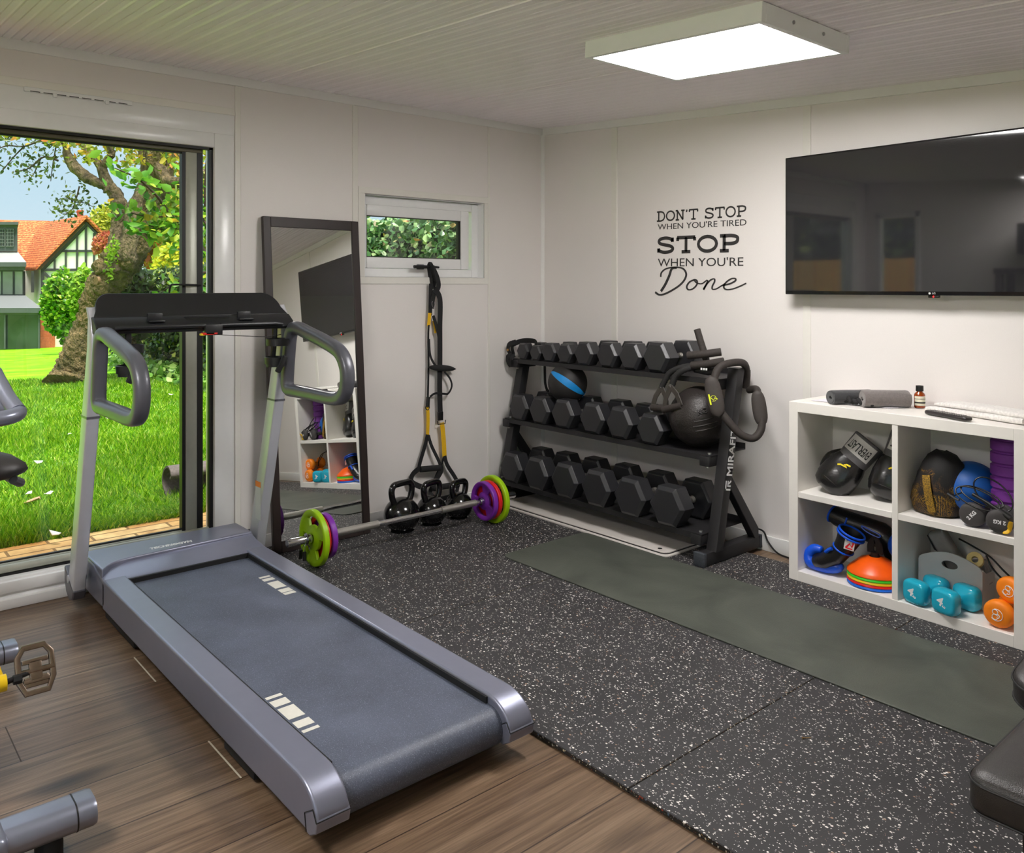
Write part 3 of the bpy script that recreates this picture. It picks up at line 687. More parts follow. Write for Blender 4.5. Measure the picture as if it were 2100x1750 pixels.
def plate(yc, R, T, m, rot, label, name='weight_plate'):
    """tri-grip plate: rim, hub and three spokes between three hand openings"""
    rad = [.0180, .032, .040, R*.46, R*.76, R*.84, R*.95, R]
    th = [T*.9, T*.9, T*.55, T*.5, T*.5, T*.9, T, T*.72]
    n = 72; b = B(); V = {}
    def v(i, j, s_):
        j %= n; key = (i, j, s_)
        if key not in V:
            a = 2*pi*j/n+rot
            V[key] = b.bm.verts.new((BX+rad[i]*cos(a), yc+s_*th[i]/2, BZ+rad[i]*sin(a)))
        return V[key]
    def hole(i, j):
        return i == 3 and 5 <= (j % 24) < 19
    nf = b.bm.faces.new
    for j in range(n):
        for i in range(len(rad)-1):
            if hole(i, j): continue
            nf((v(i, j, 1), v(i+1, j, 1), v(i+1, j+1, 1), v(i, j+1, 1))); nf((v(i, j, -1), v(i, j+1, -1), v(i+1, j+1, -1), v(i+1, j, -1)))
            if i == 3:
                for dj, jj in ((-1, j), (1, j+1)):
                    if hole(3, j+dj): nf((v(3, jj, 1), v(4, jj, 1), v(4, jj, -1), v(3, jj, -1)))
        if hole(3, j):
            for i in (3, 4): nf((v(i, j, 1), v(i, j+1, 1), v(i, j+1, -1), v(i, j, -1)))
        for i in (0, len(rad)-1): nf((v(i, j, 1), v(i, j+1, 1), v(i, j+1, -1), v(i, j, -1)))
    o = b.done(name, m, bb, ang=40, bev=.002); o['label'] = label
    return o
pl = plate(-1.795, .127, .030, lime_m, .5, 'lime green weight plate at the near end'); plate(-1.768, .098, .020, red_m, .9, 'red weight plate at the near end'); plate(-1.741, .103, .030, purple_m, .2, 'purple weight plate at the near end')
plate(-.805, .103, .030, purple_m, 1.3, 'purple weight plate at the far end'); plate(-.774, .103, .024, red_m, .4, 'red weight plate at the far end'); plate(-.746, .127, .030, lime_m, .1, 'lime green weight plate at the far end')
for yv, s_ in ((-1.825, -1), (-.70, 1)):
    b = B(); b.lathe([(.0179, -.010), (.024, -.010), (.024, .008), (.028, .010), (.0179, .010)], 24, M=Matrix.Translation((BX, yv, BZ)) @ Matrix.Rotation(pi/2, 4, 'X'), closed=True)
    coil = [(BX+.0205*cos(a), yv-.0+s_*(.010+.0009*a), BZ+.0205*sin(a)) for a in [pi*k/8 for k in range(30)]]
    b.tube(coil, .0017, 6); cl = b.done('spring_clip', chrome, bb)
    b = B()
    for q, dx in ((-1, -.018), (1, .014)):
        b.tube([(BX+.004*q, yv+s_*.016, BZ-.017), (BX+dx, yv+s_*.026, BZ-.052)], .0017, 6)
    b.done('clip_wire', chrome, cl)
    for dx in (-.018, .016):
        b = B(); b.sweep([(BX+dx, yv+s_*.026, BZ-.048), (BX+dx*1.15, yv+s_*.028, BZ-.088)], rrect(.016, .009, .004)); b.done('clip_tab', black_gasket, cl)

# ================================================================== SUSPENSION TRAINER
web = mat('black_webbing', (24, 24, 26), .75, var=.12, scale=200, bump=.3, bscale=700)
yweb = mat('yellow_webbing', (236, 186, 22), .7, var=.06, scale=200, bump=.3, bscale=700)
foam = mat('black_foam', (30, 30, 31), .85, var=.1, scale=120, bump=.2, bscale=500)
tx = thing('suspension_trainer', 'black and yellow suspension trainer straps hanging from the small window handle', 'suspension trainer', (.05, -.85, .15))
def ribbon(pts, w_, name, m, parent=tx, t_=.0025, up=(1, 0, 0), n=6):
    b = B(); b.sweep(spline(pts, n), rrect(w_, t_, t_*.4, 1), up=up); return b.done(name, m, parent)
b = B()
lp = spline([(.012, -.875, 1.405), (.030, -.878, 1.400), (.034, -.872, 1.36), (.030, -.858, 1.31), (.022, -.866, 1.28), (.012, -.874, 1.33), (.002, -.876, 1.385), (.004, -.876, 1.404)], 5, True)
b.sweep(lp, rrect(.034, .0028, .001, 1), closed=True, up=(0, 1, .1)); b.done('anchor_strap', web, tx)
ribbon([(.026, -.872, 1.40), (.045, -.850, 1.335), (.040, -.838, 1.28), (.035, -.868, 1.235), (.035, -.880, 1.16)], .030, 'anchor_strap', web)
ribbon([(.036, -.866, 1.27), (.040, -.828, 1.215), (.040, -.828, 1.05), (.038, -.826, .90), (.036, -.826, .70), (.036, -.822, .57)], .034, 'main_strap', web)
ribbon([(.030, -.882, 1.30), (.028, -.884, 1.20), (.028, -.886, 1.12)], .026, 'main_strap', web)
ribbon([(.03, -.890, 1.135), (.028, -.892, 1.10), (.028, -.897, 1.062)], .022, 'yellow_section', yweb); ribbon([(.026, -.862, 1.09), (.026, -.852, 1.05), (.027, -.850, 1.02)], .014, 'yellow_section', yweb)
ribbon([(.03, -.897, 1.068), (.028, -.899, 1.0), (.026, -.896, .85), (.026, -.900, .66)], .013, 'thin_strap', web)
ribbon([(.032, -.897, .99), (.034, -.890, .90), (.036, -.862, .845), (.036, -.84, .83)], .014, 'loose_tail', web)
ribbon([(.045, -.80, .80), (.05, -.765, .76), (.05, -.752, .715), (.048, -.775, .676), (.045, -.805, .676), (.04, -.86, .682), (.036, -.893, .665)], .012, 'loose_tail', web)
ribbon([(.034, -.87, 1.12), (.038, -.85, 1.06), (.042, -.835, .99), (.042, -.832, .9)], .02, 'main_strap', web)
b = B()
rs = []
for k in range(13):
    u = -1+2*k/12; w_ = .019*sqrt(max(0.02, 1-u*u)); rs.append([Vector((.045+.022*cos(a)*(1-.4*abs(u)), -.816+.090*u, .822-.010*u+w_*sin(a))) for a in [2*pi*j/14 for j in range(14)]])
b.rings(rs); b.done('equaliser_pad', foam, tx, ang=60)
b = B(); b.tube([(.03, -.90, .665), (.03, -.905, .61)], [.010, .012], 10); b.tube(spline([(.03, -.912, .625), (.03, -.918, .605), (.03, -.905, .592), (.03, -.893, .606), (.03, -.898, .625)], 4), .003, 8); b.done('buckle', black_gasket, tx)
b = B(); b.box(.028, .040, -.838, -.803, .525, .575, bev=.003); b.tube([(.036, -.842, .525), (.038, -.84, .505), (.038, -.79, .505), (.036, -.786, .525)], .003, 8); b.done('buckle', black_gasket, tx)
b = B(); b.tube(spline([(.033, -.868, 1.205), (.034, -.880, 1.19), (.034, -.872, 1.165), (.034, -.858, 1.175), (.033, -.862, 1.2)], 4, True), .0028, 8, closed=True); b.done('carabiner', chrome, tx)
ribbon([(.03, -.905, .62), (.031, -.902, .54), (.03, -.905, .452)], .022, 'yellow_section', yweb)
ribbon([(.038, -.812, .512), (.040, -.802, .42), (.038, -.794, .318)], .030, 'yellow_section', yweb)
for pts, w_ in (([(.03, -.905, .456), (.032, -.922, .40), (.036, -.962, .30), (.038, -.966, .268)], .024), ([(.032, -.901, .45), (.04, -.885, .39), (.055, -.845, .30), (.058, -.838, .268)], .020),
               ([(.038, -.794, .325), (.04, -.778, .27), (.045, -.735, .205), (.05, -.712, .165)], .024), ([(.036, -.797, .32), (.03, -.81, .27), (.03, -.845, .22), (.034, -.88, .15)], .014),
               ([(.038, -.967, .275), (.040, -1.010, .25), (.045, -1.024, .215), (.055, -.995, .19), (.07, -.955, .172)], .030), ([(.058, -.838, .272), (.06, -.835, .245), (.065, -.87, .205), (.075, -.91, .17)], .034)):
    ribbon(pts, w_, 'handle_strap', web)
b = B(); b.tube([(.042, -.962, .270), (.056, -.838, .264)], .0165, 14); b.done('grip', foam, tx)
b = B(); b.tube([(.05, -.885, .155), (.058, -.71, .150)], .0165, 14); b.done('grip', foam, tx)
ribbon([(.034, -.88, .155), (.05, -.90, .13), (.07, -.88, .10), (.08, -.82, .095), (.07, -.74, .105), (.055, -.712, .155)], .028, 'foot_loop', web)
# ================================================================== DUMBBELL RACK
rack_m = mat('rack_black_steel', (46, 45, 47), .5, metal=.3, var=.06, scale=60, bump=.12, bscale=900)
bolt_m = mat('bolt_zinc', (215, 215, 210), .3, metal=.9, var=.03)
rk = thing('dumbbell_rack', 'black steel three-tier dumbbell rack in the corner', 'dumbbell rack', (.82, -.26, .0155))
def post_y(z): return -.412+(z-.075)*(.172/.825)
for x0, out in ((.048, 0), (1.547, 1)):
    b = B(); b.rings([[Vector((x0+.0285+a, post_y(z)+.0285+c, z)) for a, c in rrect(.057, .057, .005, 2)] for z in (.075, .90)]); b.done('post', rack_m, rk)
    xf = x0-.016 if out else x0
    b = B(); b.box(xf, xf+.057, -.477, -.020, .0165, .076, bev=.004); b.done('base_foot', rack_m, rk)
    b = B(); b.box(xf-.002, xf+.059, -.482, -.462, .0155, .078, bev=.003); b.done('rubber_cap', mat('grey_rubber_cap', (60, 64, 70), .6, var=.2, scale=120), rk)
    b = B(); b.box(xf-.002, xf+.059, -.035, -.016, .0155, .078, bev=.003); b.done('rubber_cap', mat('grey_rubber_cap', (0, 0, 0)), rk)
    xb = x0+.008
    b = B(); b.rings([[Vector((xb, y_, z_)) for y_, z_ in ((-.300, .36), (-.300, .43), (-.055, .118), (-.055, .072), (-.085, .072))], [Vector((xb+.04, y_, z_)) for y_, z_ in ((-.300, .36), (-.300, .43), (-.055, .118), (-.055, .072), (-.085, .072))]]); b.done('brace', rack_m, rk, bev=.003)
for zs, yf, yr in ((.150, -.445, -.13), (.500, -.378, -.10), (.850, -.312, -.055)):
    b = B()
    b.prism([(yf, zs-.026), (yf, zs), (yr, zs), (yr, zs+.026), (yr+.004, zs+.026), (yr+.004, zs-.005), (yf+.005, zs-.005), (yf+.005, zs-.026)], .075, 1.547, 'x')
    sh = b.done('shelf', rack_m, rk)
    for x0 in (.062, 1.490):
        b = B(); b.box(x0, x0+.056, yf-.006, post_y(zs)+.085, zs-.052, zs-.006, bev=.003); b.done('bracket', rack_m, rk)
        b = B(); b.cyl((x0+.028, yf+.035, zs-.002), (x0+.028, yf+.035, zs+.006), .0095, n=6); b.cyl((x0+.028, yf+.02, zs-.062), (x0+.028, yf+.02, zs-.05), .008, n=6); b.done('bolt', bolt_m, rk)
b = B()
Mt = frame((1.6047, post_y(.515)+.030, .515), (0, .1695, .9855), (0, -.9855, .1695))
text_into(b, 'MIRAFIT', Mt, .060, .0005, sx=1.02, offs=.0012)
Mk = frame((1.6047, post_y(.365)+.030, .365), (0, .1695, .9855), (0, -.9855, .1695))
b.box(-.022, -.014, -.021, .021, 0, .0006, M=Mk); b.box(-.022, .022, .013, .021, 0, .0006, M=Mk); b.box(-.005, .002, -.021, .006, 0, .0006, M=Mk); b.box(-.005, .022, -.001, .006, 0, .0006, M=Mk)
b.sweep([(.008, -.002, .0003), (.022, -.021, .0003)], rrect(.008, .0006, .0001, 1), up=(0, 0, 1), M=Mk)
b.done('lettering', mat('white_print', (235, 235, 235), .5), rk, ang=0)

# ---- hexagonal dumbbells
hex_m = mat('dumbbell_rubber', (44, 44, 47), .34, var=.08, scale=70, bump=.12, bscale=500)
def dumbbell_proto():
    r = thing('hex_dumbbell', 'x', 'dumbbell', (0, 0, 0), local=True)
    def hexr(R, y): return [Vector((R*cos(pi/3*k), y, R*.866*0+R*sin(pi/3*k))) for k in range(6)]
    for s_ in (1, -1):
        seq = [(.082, 0), (.100, .016), (.1, .088), (.088, .098)]
        b = B(); b.rings([hexr(R, s_*(-.155+d)) for R, d in seq]); b.done('head', hex_m, r, ang=0, bev=.0022)
    b = B()
    pr = [(.013, -.062), (.018, -.058), (.013, -.052), (.013, -.047), (.0165, -.045), (.013, -.040), (.016, -.02), (.0175, 0), (.016, .02), (.013, .04), (.0165, .045), (.013, .047), (.013, .052), (.018, .058), (.013, .062)]
    b.lathe([(a, c) for a, c in pr], 20, M=Matrix.Rotation(pi/2, 4, 'X')); b.done('handle', knurl, r)
    return r
db = dumbbell_proto()
ordn = ['leftmost', 'second', 'third', 'fourth', 'fifth', 'sixth', 'seventh', 'eighth']
rows = [('bottom', .1505, -.470, [(.225, .097), (.437, .1), (.665, .103), (.895, .104), (1.125, .104), (1.357, .105)], 1.0),
        ('middle', .5005, -.392, [(.206, .085), (.383, .087), (.572, .090), (.795, .092), (.987, .092), (1.190, .086)], .92),
        ('top', .8505, -.322, [(.165, .054), (.278, .050), (.391, .0615), (.519, .062), (.667, .073), (.838, .0755), (1.002, .0785), (1.172, .0865)], 0)]
first = True
for row, zs, yface, lst, ls in rows:
    for k, (x, R) in enumerate(lst):
        n_ = len(lst)
        nm = 'leftmost' if k == 0 else ('rightmost' if k == n_-1 else ordn[k]+' from the left')
        lab = 'black hex dumbbell, %s on the %s tier of the rack' % (nm, row)
        sc = R/.1; sy = ls if ls else .55+.45*(R-.05)/.037
        loc = (x, yface+.155*sy, zs+R*.866+.0022)
        grp = 'hex dumbbells on the rack'
        if first: o = db; first = False; o.location = loc; o.scale = (sc, sy, sc); o['label'] = lab; o['group'] = grp
        else: dup(db, loc, None, lab, grp, (sc, sy, sc))

# ---- balls on the middle tier
ball_m = mat('black_ball_rubber', (40, 38, 38), .55, var=.12, scale=25, bump=.1, bscale=500)
mb = thing('medicine_ball', 'black medicine ball with a bright blue stripe on the middle tier dumbbells', 'medicine ball', (0, 0, 0), local=True)
b = B(); b.ball((0, 0, 0), .112, 40, 28); b.done('ball_body', ball_m, mb, ang=80)
def lune(b, R, half, n=20, m_=8, off=0):
    V = [[Vector((R*sin(pi*i/n)*cos(off+half*(2*j/m_-1)), R*sin(pi*i/n)*sin(off+half*(2*j/m_-1)), R*cos(pi*i/n))) for j in range(m_+1)] for i in range(1, n)]
    vs = [p for r in V for p in r]; k = m_+1
    b.add(vs, [(i*k+j, i*k+j+1, (i+1)*k+j+1, (i+1)*k+j) for i in range(n-2) for j in range(m_)])
b = B(); lune(b, .1127, .18); lune(b, .1127, .18, off=2.1); lune(b, .1127, .18, off=-2.1); b.done('blue_stripe', mat('blue_ball_stripe', (22, 140, 214), .5, var=.05, scale=40), mb, ang=80)
b = B(); b.cyl((0, 0, -.1115), (0, 0, -.1138), .02, n=20); b.done('valve_patch', mat('blue_ball_stripe', (0, 0, 0)), mb)
c0 = Vector((.489, -.260, .735)); vdir = (CAM-c0).normalized(); r_ = RT; u_ = Vector((0, 0, 1))
zax = (-r_*.80+u_*.56-vdir*.12).normalized(); xax = (vdir-zax*vdir.dot(zax)).normalized(); yax = zax.cross(xax)
mb.rotation_euler = Matrix((xax, yax, zax)).transposed().to_euler(); mb.location = c0
sb = thing('slam_ball', 'large black textured slam ball at the right end of the middle tier', 'slam ball', (0, 0, 0), local=True)
b = B(); n_u, n_v = 64, 44; rs = []
for i in range(1, n_v):
    th = pi*i/n_v; rr_ = .148*(1-.012*(1 if (i % 11) == 0 else 0)-.006*(1 if 14 < i < 30 and i % 3 == 0 else 0)); ring = []
    for j in range(n_u):
        q = rr_*(1-.012*(1 if j % 16 == 0 else 0)); a = 2*pi*j/n_u
        ring.append(Vector((q*sin(th)*cos(a), q*sin(th)*sin(a), -q*cos(th))))
    rs.append(ring)
b.rings(rs); b.done('ball_body', mat('slam_ball_rubber', (44, 39, 37), .42, var=.2, scale=18, bump=.5, bscale=140), sb, ang=60)
b = B(); 
for q, w_ in ((-.022, .10), (0, .11), (.022, .09)):
    pts = [Vector((.1437*cos(a)*cos(q/.14), .1437*sin(a)*cos(q/.14), .1437*sin(q/.14))) for a in [w_*8*(k/12-.5)*.9 for k in range(13)]]
    b.tube([p*1.03 for p in pts], .0035, 6)
text_into(b, 'KG', frame((.136, .0, .062), (0, 1, 0), (-.42, 0, .9)), .035, .004)
b.done('raised_ribs', mat('slam_ball_rubber', (0, 0, 0)), sb)
sb.location = (1.395, -.252, .651); sb.rotation_euler = (.25, .1, -.75)

# ---- gear hanging at the right end of the rack
ofoam = mat('worn_black_foam', (52, 46, 43), .7, var=.2, scale=90, bump=.3, bscale=400)
pb = thing('push_up_bar', 'black foam-covered push-up bar tangled on the right end of the top tier', 'push-up bar', (1.45, -.25, .86))
b = B(); b.tube(spline([(1.385, -.33, .952), (1.46, -.31, .962), (1.53, -.27, .975)], 6), .019, 14); b.done('foam_grip', ofoam, pb, ang=60)
b = B(); b.tube(spline([(1.40, -.32, .905), (1.47, -.305, .915), (1.548, -.275, .932)], 6), .019, 14); b.done('foam_grip', ofoam, pb, ang=60)
b = B(); b.tube(spline([(1.455, -.26, .875), (1.43, -.26, .955), (1.405, -.26, 1.02), (1.385, -.26, 1.075)], 6), .0165, 14); b.done('upright_bar', ofoam, pb, ang=60)
b = B(); b.tube([(1.395, -.29, .885), (1.46, -.275, .875), (1.51, -.265, .885)], .017, 12); b.done('base_bar', rack_m, pb)
b = B()
for k in range(3): b.box(1.455+k*.014, 1.464+k*.014, -.3265, -.3255, .888, .898)
b.done('white_mark', mat('white_print', (235, 235, 235), .5), pb, ang=0)
rb = thing('resistance_tube', 'black resistance tube with two loop handles draped over the top tier', 'resistance band', (1.30, -.34, .65))
def gather(pts, r0, name, parent, k=7):
    P = spline(pts, k); b = B(); b.tube(P, [r0*(1+.16*(i % 2)) for i in range(len(P))], 10); return b.done(name, mat('gathered_black_fabric', (30, 29, 29), .8, var=.2, scale=150), parent, ang=60)
gather([(1.41, -.30, .905), (1.36, -.335, .895), (1.295, -.352, .865), (1.265, -.358, .82), (1.250, -.36, .792)], .0135, 'cord', rb)
gather([(1.415, -.29, .90), (1.375, -.345, .885), (1.335, -.362, .85), (1.318, -.367, .805)], .0145, 'cord', rb)
gather([(1.40, -.22, .84), (1.412, -.20, .80), (1.41, -.19, .75), (1.41, -.20, .73)], .012, 'cord', rb)
hand_m = mat('foam_handle', (58, 53, 48), .6, var=.12, scale=80)
for (tx_, tz), (ax_, az), (bx_, bz), yy in (((1.250, .790), (1.202, .692), (1.295, .690), -.372), ((1.318, .800), (1.285, .690), (1.385, .716), -.385)):
    b = B(); b.sweep([(tx_, yy+.008, tz), ((tx_+ax_)/2-.006, yy, (tz+az)/2), (ax_, yy, az)], rrect(.026, .006, .002, 1), up=(0, 1, 0)); b.sweep([(tx_, yy+.008, tz), ((tx_+bx_)/2+.008, yy, (tz+bz)/2+.01), (bx_, yy, bz)], rrect(.026, .006, .002, 1), up=(0, 1, 0)); b.done('handle_strap', hand_m, rb)
    b = B(); b.lathe([(.008, 0), (.0165, 0), (.0165, 1), (.008, 1)], 18, M=Matrix.Translation((ax_-.006, yy, az-.006)) @ (Vector((bx_-ax_+.012, 0, bz-az+.008)).to_track_quat('Z', 'Y').to_matrix().to_4x4()) @ Matrix.Diagonal((1, 1, sqrt((bx_-ax_)**2+(bz-az)**2)+.012, 1)), closed=True); b.done('handle_grip', ofoam, rb)
    b = B(); b.tube([(tx_, yy+.008, tz-.004), (tx_, yy+.008, tz+.012)], .006, 10); b.done('clip', chrome, rb)
ht = thing('arm_trainer', 'flexible black exercise tube with padded yellow-marked cuff looped over the rack post', 'exercise tube', (1.62, -.33, .6))
b = B(); b.tube(spline([(1.575, -.135, .80), (1.590, -.150, .87), (1.612, -.215, .925), (1.592, -.315, .925), (1.575, -.36, .90), (1.574, -.385, .85), (1.584, -.392, .79), (1.607, -.385, .72), (1.645, -.365, .662), (1.685, -.335, .612), (1.722, -.295, .598), (1.738, -.26, .635), (1.728, -.24, .70), (1.695, -.215, .77), (1.65, -.16, .80), (1.59, -.13, .79)], 7), .0175, 14); b.done('tube', ofoam, ht, ang=60)
for c_, ax_, w_ in ((Vector((1.590, -.405, .782)), Vector((.050, .0, -.185)), .035), (Vector((1.722, -.248, .73)), Vector((-.035, .01, .16)), .030)):
    L_ = ax_.length/2; A = ax_.normalized(); n_ = Vector((.55, -.83, 0)); n_ = (n_-A*n_.dot(A)).normalized(); s_ = A.cross(n_)
    rs = []
    for k in range(15):
        u = -1+2*k/14; ww = w_*(max(.0, 1-abs(u)**3.2))**.5+.002
        rs.append([c_+A*(u*L_)+s_*(ww*cos(2*pi*j/16))+n_*(.012*sin(2*pi*j/16)*(ww/w_)**.5) for j in range(16)])
    b = B(); b.rings(rs); pd = b.done('pad', mat('brown_black_pad', (58, 52, 49), .62, var=.08, scale=60), ht, ang=60)
    if w_ > .032:
        b = B(); M_ = frame(c_+n_*.0125-A*-.012, -A, s_)
        M_ = frame(c_+n_*.0125+A*.012, s_*1.0, -A)
        b.tube([(.006+.013*cos(a), .004+.013*sin(a), 0) for a in [radians(20+k*24) for k in range(13)]], .0011, 5, M=M_); b.sweep([(-.012, -.002, 0), (.0, .006, 0), (.006, -.004, 0), (.016, .008, 0)], rrect(.004, .001, .0003, 1), up=(0, 0, 1), M=M_)
        b.box(.019, .026, -.022, .026, -.0004, .0006, M=M_)
        b.done('yellow_mark', mat('neon_yellow_print', (214, 224, 40), .5), pd)
ls_ = thing('lifting_strap', 'black lifting straps bundled over the left end of the top tier', 'strap', (.1, -.28, .86))
for pts, w_ in (([(.08, -.31, .87), (.055, -.30, .925), (.10, -.26, .955), (.20, -.25, .957), (.235, -.27, .93)], .03), ([(.07, -.315, .86), (.045, -.325, .90), (.062, -.33, .935), (.09, -.30, .95)], .03), ([(.085, -.325, .875), (.05, -.335, .86), (.048, -.33, .825), (.06, -.32, .80)], .026), ([(.1, -.32, .872), (.075, -.335, .85), (.070, -.33, .80)], .022)):
    ribbon(pts, w_, 'webbing', web, ls_, .005, (0, 1, .2))
b = B(); b.box(.052, .066, -.343, -.335, .895, .908, bev=.002); b.done('buckle', mat('brass', (190, 150, 90), .3, metal=.9), ls_)
ribbon([(.19, -.16, .84), (.192, -.16, .75), (.195, -.16, .70), (.215, -.165, .665), (.235, -.17, .655)], .020, 'webbing', web, ls_, .006, (0, 1, 0))

# ================================================================== MATS
def flat_mat(x0, x1, y0, y1, z0, t_, r, m, name, label, cat, group=None, bev=.002):
    pts = [((x0+x1)/2+a, (y0+y1)/2+c) for a, c in rrect(x1-x0, y1-y0, r, 6)]
    b = B(); b.prism(pts, z0, z0+t_, 'z'); o = b.done(name, m, bev=bev); tag(o, label, cat, group); return o
pale_m = mat('pale_mat', (206, 200, 194), .7, var=.03, scale=20, bump=.1, bscale=400)
dark_edge = mat('dark_mat_edge', (36, 34, 34), .8)
lowm = flat_mat(.155, 1.392, -.508, -.115, .0152, .0085, .035, pale_m, 'exercise_mat', 'lower of the two pale grey exercise mats under the rack', 'exercise mat', 'pale exercise mats')
upm = flat_mat(.160, 1.376, -.488, -.110, .0272, .0065, .035, pale_m, 'exercise_mat', 'upper pale grey exercise mat with a corner hole, under the rack', 'exercise mat', 'pale exercise mats')
pts = [(.768+a, -.299+c) for a, c in rrect(1.219, .381, .036, 6)]
b = B(); b.prism(pts, .0238, .0271, 'z'); o = b.done('dark_layer', dark_edge, upm)
b = B(); b.lathe([(.001, .0337), (.011, .0337), (.011, .0341), (.001, .0341)], 20, M=Matrix.Translation((1.315, -.455, 0))); b.done('eyelet', black_gasket, upm)
b = B()
for k in range(4): b.box(.20+k*.022, .216+k*.022, -.42+k*.004, -.386+k*.004, .0336, .0340)
b.done('printed_mark', mat('grey_print', (168, 163, 160), .6, var=.2, scale=150), upm, ang=0)
m, t, bs, N, L = nodes_of('green_mat')
g = N('ShaderNodeNewGeometry'); n1 = N('ShaderNodeTexNoise'); n1.inputs['Scale'].default_value = 3.5; n1.inputs['Detail'].default_value = 8; n1.inputs['Distortion'].default_value = 1.0; L(g.outputs['Position'], n1.inputs['Vector'])
rr = ramp_node(t, [(.3, (66, 70, 63)), (.5, (77, 81, 73)), (.7, (86, 90, 81))]); L(n1.outputs[0], rr.inputs[0]); L(rr.outputs[0], bs.inputs['Base Color']); bs.inputs['Roughness'].default_value = .55
vo = N('ShaderNodeTexVoronoi'); vo.inputs['Scale'].default_value = 260; L(g.outputs['Position'], vo.inputs['Vector']); bp = N('ShaderNodeBump'); bp.inputs['Strength'].default_value = .35; bp.inputs['Distance'].default_value = .002; L(vo.outputs['Distance'], bp.inputs['Height']); L(bp.outputs[0], bs.inputs['Normal'])
flat_mat(.862, 3.02, -1.066, -.506, .0153, .006, .05, m, 'yoga_mat', 'long dark green yoga mat laid across the rubber tiles', 'yoga mat')
b = B(); Ms = Matrix.Translation((2.624, -1.419, .018)) @ Matrix.Rotation(.9, 4, 'Z'); b.cyl((-.012, 0, 0), (.012, 0, 0), .0016, .0008, 8, M=Ms); b.cyl((-.0135, 0, 0), (-.012, 0, 0), .0032, n=10, M=Ms)
tag(b.done('screw', mat('brass', (0, 0, 0))), 'small brass screw lying loose on the rubber tile', 'screw')
b = B(); b.tube(spline([(1.55, -.018, .10), (1.60, -.022, .095), (1.625, -.022, .05), (1.68, -.03, .012), (1.76, -.04, .0065), (1.86, -.045, .0065), (2.0, -.022, .0065)], 7), .0042, 8); tag(b.done('power_cable', black_gasket), 'black power cable running along the wall from rack to bookcase', 'cable')

# ================================================================== WALL LETTERING
ink = mat('charcoal_vinyl', (52, 50, 51), .55, var=.03, scale=60)
wl = thing('wall_lettering', 'dark grey motivational wall lettering beside the television', 'wall lettering', (1.2, 0, 1.24))
DROT = -.012
def wallM(x, z): return Matrix.Translation((x, -.0012, z)) @ Matrix.Rotation(-DROT, 4, 'Y') @ Matrix(((1, 0, 0, 0), (0, 0, -1, 0), (0, 1, 0, 0), (0, 0, 0, 1)))
GL = {
 'D': [[(.24, 0), (.24, 1)], ['s', (.24, 1), (.50, 1), (.78, .86), (.90, .5), (.78, .14), (.50, 0), (.24, 0)], [(.04, 1), (.3, 1)], [(.04, 0), (.3, 0)]],
 'O': [['c'] + [(.5+.44*cos(2*pi*k/20), .5+.5*sin(2*pi*k/20)) for k in range(20)]],
 'N': [[(.2, 0), (.2, 1)], [(.2, 1), (.8, 0)], [(.8, 0), (.8, 1)], [(.02, 0), (.38, 0)], [(.02, 1), (.24, 1)], [(.62, 1), (.98, 1)]],
 'T': [[(.5, 0), (.5, 1)], [(.04, 1), (.96, 1)], [(.28, 0), (.72, 0)], [(.07, 1), (.07, .76)], [(.93, 1), (.93, .76)]],
 'S': [['s', (.86, .74), (.80, .90), (.62, .99), (.42, 1.0), (.20, .92), (.14, .74), (.24, .60), (.50, .51), (.76, .42), (.88, .26), (.80, .08), (.58, 0), (.38, .0), (.18, .10), (.12, .26)], [(.86, 1.02), (.86, .72)], [(.12, -.02), (.12, .28)]],
 'P': [[(.24, 0), (.24, 1)], ['s', (.24, 1), (.58, 1), (.82, .90), (.86, .73), (.80, .56), (.58, .47), (.24, .47)], [(.04, 1), (.3, 1)], [(.04, 0), (.46, 0)]],
 "'": [[(.5, 1.04), (.36, .78)]]}
def slab(b, s_, x0, x1, z0, z1, wst, M):
    wd = {"'": .35, ' ': .55}
    tot = sum(wd.get(c, 1.0)*1.06 for c in s_); k = (x1-x0)/tot; x = x0
    for c in s_:
        cw = wd.get(c, 1.0)
        for st in GL.get(c, []):
            mode = st[0] if isinstance(st[0], str) else ''
            P_ = [Vector((x+(q[0]*cw)*k, z0+wst/2+q[1]*(z1-z0-wst), 0)) for q in (st[1:] if mode else st)]
            if mode == 's': P_ = spline(P_, 5)
            b.sweep(P_, rrect(wst, .0008, .0001, 1), closed=(mode == 'c'), up=(0, 0, 1), M=M)
        x += cw*1.06*k
M0 = wallM(.919, 1.43)
b = B(); slab(b, "DON'T STOP", 0, .575, .208, .266, .0085, M0); b.done('text_line', ink, wl, ang=0)
b = B(); text_into(b, "WHEN YOU'RE TIRED", M0 @ Matrix.Translation((.290, .178, 0)), .0445, .0004, sx=1.30); b.done('text_line', ink, wl, ang=0)
b = B(); slab(b, "STOP", 0, .545, .032, .126, .018, M0); b.done('text_line', ink, wl, ang=0)
b = B(); text_into(b, "WHEN YOU'RE", M0 @ Matrix.Translation((.284, -.018, 0)), .062, .0004, sx=1.30); b.done('text_line', ink, wl, ang=0)
def cpt(cx_, cy_):
    fx = (cx_-120)/485.0
    return Vector((fx*.571, (833-cy_)*(.00103*(1-fx)+.00091*fx)-.0405, 0))
b = B()
